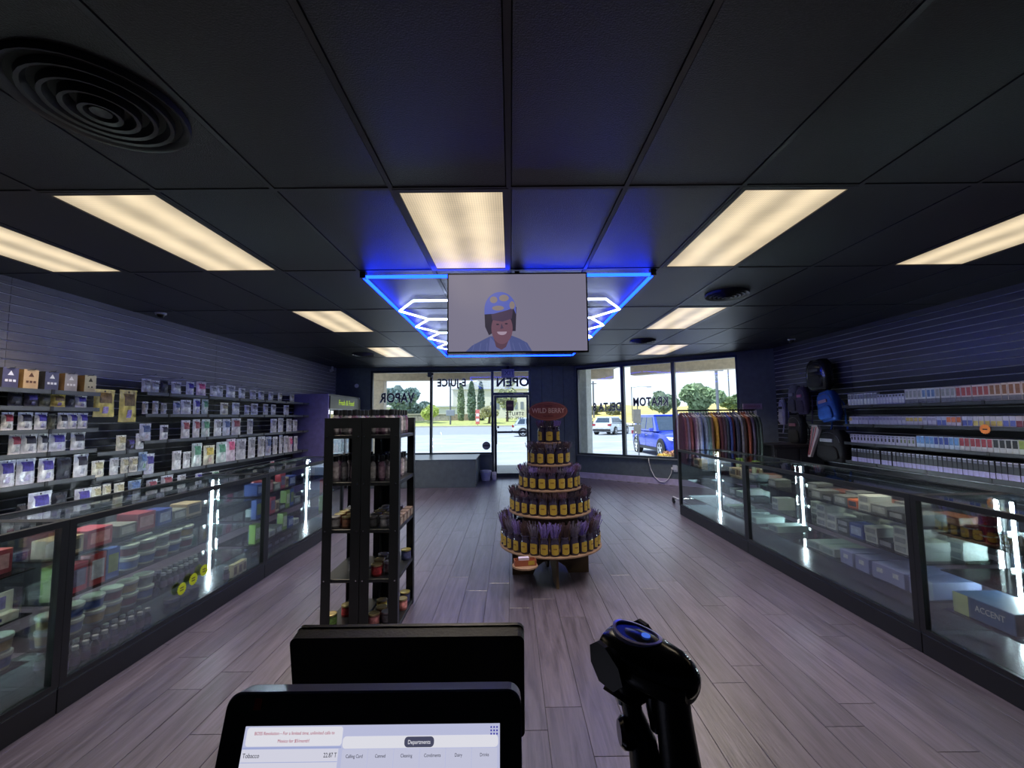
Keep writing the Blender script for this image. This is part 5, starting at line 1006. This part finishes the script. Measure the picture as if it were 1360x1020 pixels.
def uit(s, x, z, size, m, d, al='LEFT', sx=1.0):
    o = ob('screen_text', textmesh(s, size, m, .0001, align=al, sx=sx), sc_, (x, -.0028-d, z)); o.rotation_euler = (PI/2, 0, 0)
RD = smat('ui_red_text', (178, 84, 108)); BK_ = smat('ui_black_text', (38, 40, 52))
uit('BOSS Revolution \u2013 For a limited time, unlimited calls to', -.0765, -.0362, .0046, RD, .0010, 'CENTER', .9); uit('Mexico for $5/month!', -.0765, -.0435, .0046, RD, .0010, 'CENTER', .9)
uit('Tobacco', -.1330, -.0570, .0062, BK_, .0010, sx=.9); uit('22.87 T', -.0245, -.0572, .0062, BK_, .0010, 'RIGHT', .8); uit('Departments', .0698, -.0459, .0055, W1, .0014, 'CENTER', .9)
for i, s in enumerate(('Calling Card', 'Canned', 'Cleaning', 'Condiments', 'Dairy', 'Drinks')):
    xa = -.0188+i*.0300; ui('menu_button', xa, xa+.0292, -.0745, -.0525, smat('ui_button', (206, 208, 232)), .0005, .0008); uit(s, xa+.0146, -.0585, .0046, BK_, .0010, 'CENTER', .85)
    ui('menu_button', xa, xa+.0292, -.0985, -.0765, smat('ui_button', (206, 208, 232)), .0005, .0008)
for i in range(3):
    for j in range(3): ui('menu_dot', .1525+i*.0034, .1543+i*.0034, -.0335-j*.0032, -.0318-j*.0032, smat('ui_dot', (64, 60, 170)), .0008, .0004)
part('neck', G().tube([(.01, .03, -.12), (.01, .050, -.14), (.01, .045, -.17)], .03, 12), BLACKP, mo, True)
st = thing('screen_stand', 'black stand base under the register screens', 'stand', None, (-.17, .42, .7805)); part('base', G().bbox(-.14, .14, -.06, .15, 0, .022, .006), BLACKP, st); part('column', G().bbox(-.04, .04, .115, .150, .022, .16, .006), BLACKP, st)
cd = thing('customer_display', 'black back of the customer display behind the register screen', 'screen', None, (-.1575, .655, 1.079)); cd.rotation_euler = (math.radians(10), 0, 0)
part('casing', G().prism(rr_pts(-.172, .174, -.165, 0.0, .010), -.004, .018), mat('display_back', (13, 14, 18), .5, bump=.1, bscale=200), cd); part('rim', G().prism(rr_pts(-.172, .1745, -.166, .0015, .010), .018, .024), BLACKP, cd); part('rear_boss', G().bbox(-.07, .07, -.018, -.004, -.14, -.10, .004), BLACKP, cd)
part('arm', G().tube([(0, -.01, -.12), (0, -.03, -.15), (0, -.05, -.17)], .018, 10), BLACKP, cd, True)

sn = thing('barcode_scanner', 'black handheld barcode scanner resting in its stand', 'scanner', None, (0, 0, 0))
ax0, ax1 = Vector((.182, .470, 1.120)), Vector((.128, .536, 1.124)); axd = (ax1-ax0).normalized(); side = axd.cross(Vector((0, 0, 1))).normalized(); upv = side.cross(axd).normalized()
def ring(c, a, b_, n_=20, sq=1.0): return [tuple(c + side*a*math.copysign(abs(math.cos(2*PI*k/n_))**sq, math.cos(2*PI*k/n_)) + upv*b_*math.copysign(abs(math.sin(2*PI*k/n_))**sq, math.sin(2*PI*k/n_))) for k in range(n_)]
ln = (ax1-ax0).length
part('head', G().loft([ring(ax0+axd*ln*q, a, b_) for q, a, b_ in ((-.16, .006, .005), (-.12, .014, .012), (-.02, .022, .019), (.15, .029, .024), (.45, .034, .026), (.75, .035, .025), (1.0, .032, .022), (1.12, .027, .018))]), BLACKG, sn, True)
pc = ax0+axd*ln*.70+upv*.0235
def oval(a, b_, up, n_=26): return [tuple(pc + side*a*math.cos(2*PI*k/n_) + axd*b_*math.sin(2*PI*k/n_) + upv*(up-.010*(math.cos(2*PI*k/n_)*a/.03)**2*.6)) for k in range(n_)]
part('chrome_ring', G().loft([oval(.022, .031, -.003), oval(.0215, .0305, .0032), oval(.0185, .0270, .0032), oval(.0180, .0265, .000)], cap=False), mat('ring_purple_chrome', (190, 184, 228), .3, .7), sn, True)
part('touch_panel', G().loft([oval(.0185, .0270, -.004), oval(.0183, .0268, .0012)]), mat('panel_navy', (22, 24, 62), .2), sn, True)
pc = ax0+axd*ln*.56+upv*.0262
part('power_light', G().loft([oval(.0045, .0052, .0), oval(.0043, .0050, .0012)]), emis('scan_light', (70, 110, 220), .55), sn)
part('band', G().loft([ring(ax0+axd*ln*q-upv*.006, a, b_) for q, a, b_ in ((-.1, .017, .012), (.12, .030, .020), (.5, .0355, .022), (.85, .0345, .021))]), BLACKP, sn, True)
part('window', G().loft([ring(ax1+axd*.0085, .024, .015), ring(ax1+axd*.0105, .023, .014)]), BLACKG, sn)
part('handle', G().loft([[(.172+dx+rx*math.cos(2*PI*k/16), .482+dy+ry*math.sin(2*PI*k/16), z) for k in range(16)] for z, dx, dy, rx, ry in ((1.115, -.002, 0, .018, .020), (1.08, 0, -.001, .0185, .020), (1.03, .005, -.002, .021, .022), (.98, .010, -.004, .023, .024), (.90, .018, -.008, .026, .027), (.82, .020, -.010, .027, .028), (.80, .020, -.010, .024, .025))]), BLACKP, sn, True)
part('trigger', G().loft([[(.150+dx+.006*math.cos(2*PI*k/10), .49+dy+.009*math.sin(2*PI*k/10), z) for k in range(10)] for z, dx, dy in ((1.095, 0, 0), (1.08, .002, .002), (1.06, .005, -.002))]), mat('trigger_grey', (60, 62, 68), .3), sn, True)
ss = thing('scanner_stand', 'black angled stand cradling the barcode scanner', 'stand', None, (0, 0, 0))
for s_, lab in ((-1, 'left'), (1, 'right')):
    c = ax0+axd*ln*.80
    pts_ = [c+side*s_*.037+axd*a+upv*u for a, u in ((-.020, -.014), (-.008, -.026), (.012, -.024), (.024, -.008), (.026, .010), (.016, .018), (.004, .016), (-.014, .002))]
    pts2 = [p+side*s_*.006 for p in pts_]
    part('cradle_wing', G().loft([[tuple(p) for p in pts_], [tuple(p) for p in pts2]]), mat('wing_black', (24, 26, 30), .45), ss)
part('cradle_base', G().loft([ring(ax0+axd*ln*q-upv*.032, .040, .006) for q in (.45, .9)]), BLACKP, ss, True)
part('neck', G().tube([(.140, .500, 1.112), (.128, .500, 1.100), (.133, .499, 1.070), (.142, .497, 1.04), (.148, .495, .99), (.150, .494, .793)], [.014, .013, .011, .016, .019, .022], 12), BLACKP, ss, True)
part('neck_clip', G().bbox(.117, .127, .495, .51, 1.078, 1.104, .002), GREYM, ss)
part('knob', G().lathe([(.014, 0), (.016, .004), (.016, .012), (.012, .016)], 16, Matrix.Translation((.132, .495, 1.052)) @ Matrix.Rotation(-PI/2, 4, 'Y')), BLACKG, ss, True)
part('foot', G().bbox(.09, .25, .42, .56, .7805, .794, .005), BLACKP, ss)

# ---------------------------------------------------------------- outside: cars, trees, signs
TYRE = mat('tyre', (26, 26, 28), .8); RIM = mat('alloy', (190, 194, 200), .3, .6); CGL = mat('car_glass', (52, 66, 80), .08, spec=.8); CARB = mat('car_black_trim', (30, 31, 35), .5)
def car(lab, loc, rz, paint, Ln=4.5, Wd=1.84, Ht=1.66, suv=True, group='parked cars outside'):
    t = thing('car', lab, 'car', group, loc, rz)      # front towards -y
    P = mat('paint_%d_%d_%d' % paint, paint, .18, .25, var=.03, coat=.8); hw = Wd/2; h0 = Ln/2
    belt = .98 if suv else .90; hood = .96 if suv else .80
    st_ = [(-h0, .55, .66, .30, .72), (-h0+.06, .50, .78, .27, .86), (-h0+.25, .42, .92, .25, .93), (-h0+.7, hood-.42+.42-.0 and hood-.03, .98, .24, .98), (-h0+1.2, hood, 1, .24, 1), (-.6, belt, 1, .24, 1), (h0-1.0, belt+.02, 1, .24, 1), (h0-.35, belt+.02, .98, .26, .98), (h0-.08, belt-.03, .92, .32, .9), (h0, .78, .84, .42, .82)]
    R_ = []
    for y, zt, wm, zb, wt in st_:
        if y == -h0+.06: zt = hood-.22
        if y == -h0+.25: zt = hood-.10
        w_ = hw*wm; wt2 = hw*wt
        R_.append([(-w_*.9, y, zb), (-w_, y, zb+.14), (-w_, y, zb+(zt-zb)*.62), (-wt2*.95, y, zt-.05), (-wt2*.75, y, zt), (0, y, zt+.04), (wt2*.75, y, zt), (wt2*.95, y, zt-.05), (w_, y, zb+(zt-zb)*.62), (w_, y, zb+.14), (w_*.9, y, zb), (0, y, zb-.02)])
    part('body', G().loft(R_), P, t, True)
    yb0, yb1 = -.85, h0-.18; yt0, yt1 = -.10, h0-(.55 if suv else 1.1); bw, twd = hw*.93, hw*.72; zr = Ht
    Vg = [(-bw, yb0, belt), (bw, yb0, belt), (bw, yb1, belt), (-bw, yb1, belt), (-twd, yt0, zr-.05), (twd, yt0, zr-.05), (twd, yt1, zr-.05), (-twd, yt1, zr-.05)]
    part('greenhouse', G().add(Vg, [(0, 1, 5, 4), (1, 2, 6, 5), (2, 3, 7, 6), (3, 0, 4, 7), (4, 5, 6, 7)]), P, t)
    part('roof', G().loft([[(-twd*a, yt0-.05+b_, z), (twd*a, yt0-.05+b_, z), (twd*a, yt1+.08-b_, z), (-twd*a, yt1+.08-b_, z)] for a, b_, z in ((1.03, 0, zr-.06), (1.0, .02, zr-.02), (.85, .15, zr))]), P, t)
    def quad(nm, a, b_, c, d, q0, q1, r0, r1, off, m):      # a,b bottom edge, d,c top edge
        a, b_, c, d = map(Vector, (a, b_, c, d)); f = lambda u, v: (a.lerp(b_, u)).lerp(d.lerp(c, u), v)+Vector(off)
        p = [f(q0, r0), f(q1, r0), f(q1, r1), f(q0, r1)]; bk = [x-Vector(off)*1.2 for x in p]
        return part(nm, G().loft([[tuple(x) for x in bk], [tuple(x) for x in p]]), m, t)
    quad('windscreen', Vg[0], Vg[1], Vg[5], Vg[4], .06, .94, .06, .92, (0, -.012, .008), CGL); quad('rear_window', Vg[2], Vg[3], Vg[7], Vg[6], .1, .9, .12, .85, (0, .012, .008), CGL)
    for sg_, (A_, B_, C_, D_) in ((-1, (Vg[0], Vg[3], Vg[7], Vg[4])), (1, (Vg[1], Vg[2], Vg[6], Vg[5]))):
        for u0, u1 in ((.10, .40), (.43, .68), (.71, .93)): quad('side_window', A_, B_, C_, D_, u0, u1, .10, .88, (sg_*.012, 0, .004), CGL)
        part('mirror', G().bbox(min(sg_*hw, sg_*(hw+.16)), max(sg_*hw, sg_*(hw+.16)), -.72, -.60, belt+.0, belt+.13, .02), P, t)
        part('sill_trim', G().box(min(sg_*hw*.96, sg_*(hw+.012)), max(sg_*hw*.96, sg_*(hw+.012)), -.95, .95, .25, .36), CARB, t)
        part('door_handle', G().box(min(sg_*hw, sg_*(hw+.02)), max(sg_*hw, sg_*(hw+.02)), .0, .15, .80, .83), CHROME, t); part('door_handle', G().box(min(sg_*hw, sg_*(hw+.02)), max(sg_*hw, sg_*(hw+.02)), .95, 1.10, .82, .85), CHROME, t)
        part('door_seam', G().box(min(sg_*hw*.99, sg_*(hw+.004)), max(sg_*hw*.99, sg_*(hw+.004)), .245, .255, .36, .94), CARB, t)
        for y in (-h0+.88, h0-.88):
            Mw = Matrix.Translation((sg_*(hw-.10), y, .34)) @ Matrix.Rotation(sg_*PI/2, 4, 'Y')
            part('wheel_arch', G().lathe([(.40, .085), (.40, .112), (.36, .114)], 24, Mw), CARB, t)
            wh = part('wheel', G().lathe([(.20, -.10), (.33, -.10), (.345, -.06), (.345, .09), (.32, .125), (.24, .128)], 28, Mw), TYRE, t, True)
            part('hubcap', G().lathe([(.235, .10), (.235, .135), (.20, .125), (.05, .13), (.04, .14)], 20, Mw), RIM, wh, True)
            for k in range(5): part('spoke', G().box(.05, .22, -.028, .028, .128, .142, Mw @ Matrix.Rotation(2*PI*k/5, 4, 'Z')), RIM, wh)
        part('headlight', G().loft([[(sg_*hw*.52, -h0+.02, hood-.30), (sg_*hw*.93, -h0+.22, hood-.26), (sg_*hw*.95, -h0+.34, hood-.14), (sg_*hw*.58, -h0+.10, hood-.17)], [(sg_*hw*.52, -h0-.05, hood-.30), (sg_*hw*.95, -h0+.12, hood-.26), (sg_*hw*1.0, -h0+.28, hood-.14), (sg_*hw*.58, -h0+.0, hood-.17)]]), mat('headlight', (226, 232, 240), .1), t)
        part('tail_light', G().box(min(sg_*hw*.62, sg_*hw*.93), max(sg_*hw*.62, sg_*hw*.93), h0-.14, h0+.015, .78, .94), mat('tail_red', (150, 40, 48), .2), t)
    part('grille', G().bbox(-.42, .42, -h0-.03, -h0+.1, .48, .70, .02), CARB, t); part('bumper_lower', G().bbox(-hw*.8, hw*.8, -h0-.02, -h0+.2, .24, .36, .03), mat('bumper_grey', (150, 155, 165), .4), t)
    part('rear_bumper', G().bbox(-hw*.86, hw*.86, h0-.15, h0+.04, .32, .52, .03), CARB if suv else P, t); part('number_plate', G().box(-.16, .16, h0+.0, h0+.03, .62, .74), WHITEP, t)
    return t
car('bright blue sport utility car parked facing the right window', (6.55, 17.6, -.2), math.radians(2), (32, 62, 200))
car('silver hatchback parked rear on beyond the blue car', (9.0, 38.0, -.2), math.radians(180-36), (206, 214, 218), Ln=4.4, Ht=1.55)
car('dark grey car half hidden left of silver hatchback', (8.9, 52, .05), math.radians(180-20), (96, 100, 108), Ht=1.7)
car('silver sedan parked beyond the glass door', (2.35, 35.5, -.2), math.radians(90), (200, 206, 210), Ht=1.55, suv=True)
LEAF = {}
def crown(rx, ry, rz_, n_, s_, seed, spire=False):
    rnd = random.Random(seed); V = []; F = []
    bl = [(rnd.gauss(0, .42), rnd.gauss(0, .42), rnd.gauss(0, .38), rnd.uniform(.35, .62)) for _ in range(14)]
    for i in range(n_):
        if spire:
            z = rnd.random(); q = (math.sin(PI*min(1, z*.86+.13))**.7)*math.sqrt(rnd.random()); a = rnd.uniform(0, 2*PI); p = Vector((q*rx*math.cos(a), q*ry*math.sin(a), (z-.5)*2*rz_))
        else:
            b_ = bl[rnd.randrange(14)]; d = Vector((rnd.gauss(0, 1), rnd.gauss(0, 1), rnd.gauss(0, 1))).normalized()*b_[3]*rnd.uniform(.75, 1.05)
            p = Vector(((b_[0]+d.x)*rx*.7, (b_[1]+d.y)*ry*.7, (b_[2]+d.z)*rz_*.7))
        a1 = Vector((rnd.gauss(0, 1), rnd.gauss(0, 1), rnd.gauss(0, 1))).normalized(); a2 = a1.cross(Vector((rnd.gauss(0, 1), rnd.gauss(0, 1), rnd.gauss(0, 1)))).normalized()
        s = s_*rnd.uniform(.6, 1.3); o_ = len(V); V += [tuple(p+a1*s), tuple(p+a2*s*.7), tuple(p-a1*s), tuple(p-a2*s*.7)]; F.append((o_, o_+1, o_+2, o_+3))
    return G().add(V, F)
def tree(lab, x, y, zb, zt, w_, c, seed, spire=False, name='tree', trunk=True):
    t = thing(name, lab, 'tree', 'trees across the lot', (x, y, zb)); h_ = zt-zb
    m_ = mat('leaf_%d_%d_%d' % c, c, .8, var=.3, scale=.8)
    if spire: g = crown(w_/2, w_/2, h_*.5, 3800, .26, seed, True); o = part('crown', g, m_, t); o.location = (0, 0, h_*.5)
    else: g = crown(w_/2, w_/2, h_*.40, 4200, .34, seed); o = part('crown', g, m_, t); o.location = (0, 0, h_*.60)
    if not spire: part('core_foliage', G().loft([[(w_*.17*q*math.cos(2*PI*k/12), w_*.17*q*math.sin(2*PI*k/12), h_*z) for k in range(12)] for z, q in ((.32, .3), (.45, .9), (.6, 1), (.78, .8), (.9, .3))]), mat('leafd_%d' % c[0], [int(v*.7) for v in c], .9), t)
    part('trunk', G().tube([(0, 0, -.2), (0.1, 0, h_*.3), (0, .05, h_*.6)], [.22, .16, .08], 8), mat('bark', (96, 84, 70), .9, bump=.4), t)
    return t
def atd(u, y): return (u-677)*y/561.6
tree('broad blue green tree behind the left window word', atd(527, 66), 66, .7, 7.2, 7.0, (128, 150, 144), 1); tree('lower dark tree right of the broad one', atd(549, 75), 75, .8, 4.6, 5.4, (128, 146, 138), 2)
tree('round lime green bush at the white wall', atd(572, 64), 64, .6, 3.6, 2.8, (196, 208, 130), 3, name='bush')
for u, wpx, zt, c, d, sd in ((611, 8, 6.9, (150, 166, 134), 'leftmost pale tall cypress by the street', 4), (625, 10, 7.3, (126, 146, 126), 'middle thick cypress by the street', 5), (637.5, 8, 7.2, (112, 130, 118), 'rightmost darkest cypress by the street', 6)):
    tree(d, atd(u, 70), 70, .8, zt, wpx*70/561.6, c, sd, True, 'cypress')
tree('sparse pale shrub left of the glass door', atd(648, 62), 62, .5, 3.4, 3.2, (184, 182, 142), 7, name='bush'); tree('pale leafy palm like tree seen above the door', atd(672, 66), 66, .6, 7.0, 3.6, (190, 194, 160), 8)
tree('large round green tree in the rightmost window', atd(928, 48), 48, .2, 5.6, 5.4, (138, 160, 120), 9); tree('smaller round tree behind the middle right window', atd(879, 56), 56, .4, 5.0, 4.0, (132, 152, 126), 10)
for i, (u, y) in enumerate(((782, 70), (795, 74), (812, 68))): tree(f'{ordi(i+1)} low grey green bush from left behind the silver hatchback', atd(u, y), y, .8, 3.0, 3.0, (132, 136, 100), 20+i, name='bush')
tree('low bush at the far right on the golden bank', atd(972, 60), 60, 1.6, 4.0, 4.0, (112, 134, 90), 30, name='bush')
pole_m = mat('pole_grey', (96, 100, 108), .6)
def pole(lab, u, y, zb, zt, r=.09, arm=0, group='poles outside'):
    t = thing('utility_pole', lab, 'pole', group, (atd(u, y), y, zb)); part('post', G().tube([(0, 0, 0), (0, 0, zt-zb)], r, 8), pole_m, t)
    if arm: part('arm', G().tube([(0, 0, (zt-zb)*.97), (arm*.6, 0, (zt-zb)*1.01), (arm, 0, (zt-zb)*1.0)], r*.5, 6), pole_m, t); part('lamp_head', G().bbox(min(arm, arm*1.3), max(arm, arm*1.3), -.1, .1, (zt-zb)*.98, (zt-zb)*1.0, .02), pole_m, t)
    else: part('crossarm', G().box(-.5, .5, -.05, .05, (zt-zb)*.93, (zt-zb)*.95), pole_m, t)
    return t
pole('thick dark pole standing in the rightmost window', 952, 30, -.2, 4.9, .10, 0); pole('thin tall pole right of the thick dark one', 968, 70, 1.0, 9.6, .10); pole('lamp pole above the silver hatchback', 787, 60, .2, 6.4, .12, 0); pole('short curved lamp pole over the blue car', 838, 55, .2, 5.2, .06, 2.0)
t = thing('shop_sign', 'tall pole sign with blank grey board beyond left window', 'sign', None, (atd(597, 60), 60, .3)); part('post', G().tube([(0, 0, 0), (0, 0, 6.0)], .12, 8), pole_m, t); part('board', G().bbox(-.6, .6, -.15, .15, 1.35, 2.2, .05), mat('sign_grey', (128, 134, 148), .7), t)
part('stay', G().tube([(-1.6, 0, 6.0), (0, 0, 6.0), (1.0, 0, 5.9)], .03, 5), pole_m, t)
t = thing('banner_flag', 'narrow red and white banner standing on the lawn', 'banner', None, (atd(633, 57), 57, .3)); part('cloth', G().bbox(-.27, .27, -.03, .03, .2, 2.15, .02), mat('banner_red', (204, 110, 106), .7), t)
for z in (.75, 1.45): part('white_panel', G().box(-.2, .2, -.036, -.03, z-.18, z+.18), WHITEP, t)
part('stake', G().tube([(0, 0, -.1), (0, 0, .25)], .03, 6), pole_m, t)
sw_ = thing('boundary_wall', 'long low stone wall behind the lawn', 'wall', None, (0, 0, 0)); part('stone_wall', G().box(atd(500, 71), atd(595, 71), 71, 71.5, .8, 2.0), mat('stone_grey', (150, 146, 138), .9, var=.35, scale=3, bump=.5), sw_); part('stone_wall', G().box(atd(598, 73), atd(642, 73), 73, 73.5, .8, 2.0), mat('stone_brown', (150, 136, 122), .9, var=.35, scale=3), sw_); part('coping', G().box(atd(500, 71), atd(595, 71), 70.9, 71.6, 2.0, 2.12), mat('coping_pale', (200, 196, 186), .8), sw_)
bd = thing('building', 'long white low building behind the stone wall', 'building', None, (0, 0, 0)); part('wall', G().box(atd(480, 84), atd(604, 84), 84, 96, .8, 3.5), mat('render_white', (206, 208, 204), .8), bd); part('roof', G().box(atd(479, 84), atd(605, 84), 83.6, 96.4, 3.5, 3.75), mat('roof_pale', (186, 188, 188), .8), bd)
b2 = thing('house', 'pale house with dark windows behind the cypresses', 'building', None, (0, 0, 0)); part('wall', G().box(atd(600, 100), atd(700, 100), 100, 112, 1, 8.0), mat('render_cream', (206, 204, 192), .8), b2); part('roof', G().prism([(atd(598, 100), 8), (atd(702, 100), 8), (atd(650, 100), 11)], 99.5, 112.5), mat('roof_pale', (186, 188, 188)), b2)
for i in range(6): part('window', G().box(atd(650+i*8, 100), atd(654+i*8, 100), 99.9, 100, 3.2, 5.0), mat('far_window', (120, 128, 136), .2), b2)
t = thing('parking_sign', 'grey two panel sign on a post before the blue car', 'sign', None, (atd(844, 13.8), 13.8, -.2)); part('post', G().tube([(.03, 0, 0), (.03, 0, 1.95)], .02, 8), pole_m, t); part('upper_panel', G().bbox(-.13, .13, -.02, 0, 1.36, 1.82, .005), mat('panel_taupe', (138, 136, 130), .7), t); part('lower_panel', G().bbox(-.12, .12, -.02, 0, 1.02, 1.32, .005), mat('panel_taupe', (138, 136, 130)), t)
for i, (u, y, c) in enumerate(((878, 14.0, (206, 176, 92)), (890, 14.4, (184, 140, 110)))):
    t = thing('curb_planting', ('dry golden grass clump before the blue car', 'reddish dry shrub clump beside the golden grass')[i], 'plant', 'dry plants by the curb', (atd(u, y), y, -.2)); g = crown(.30, .25, .22, 900, .05, 50+i); o = part('foliage', g, mat('dry_%d' % i, c, .9, var=.35), t); o.location = (0, 0, .2)
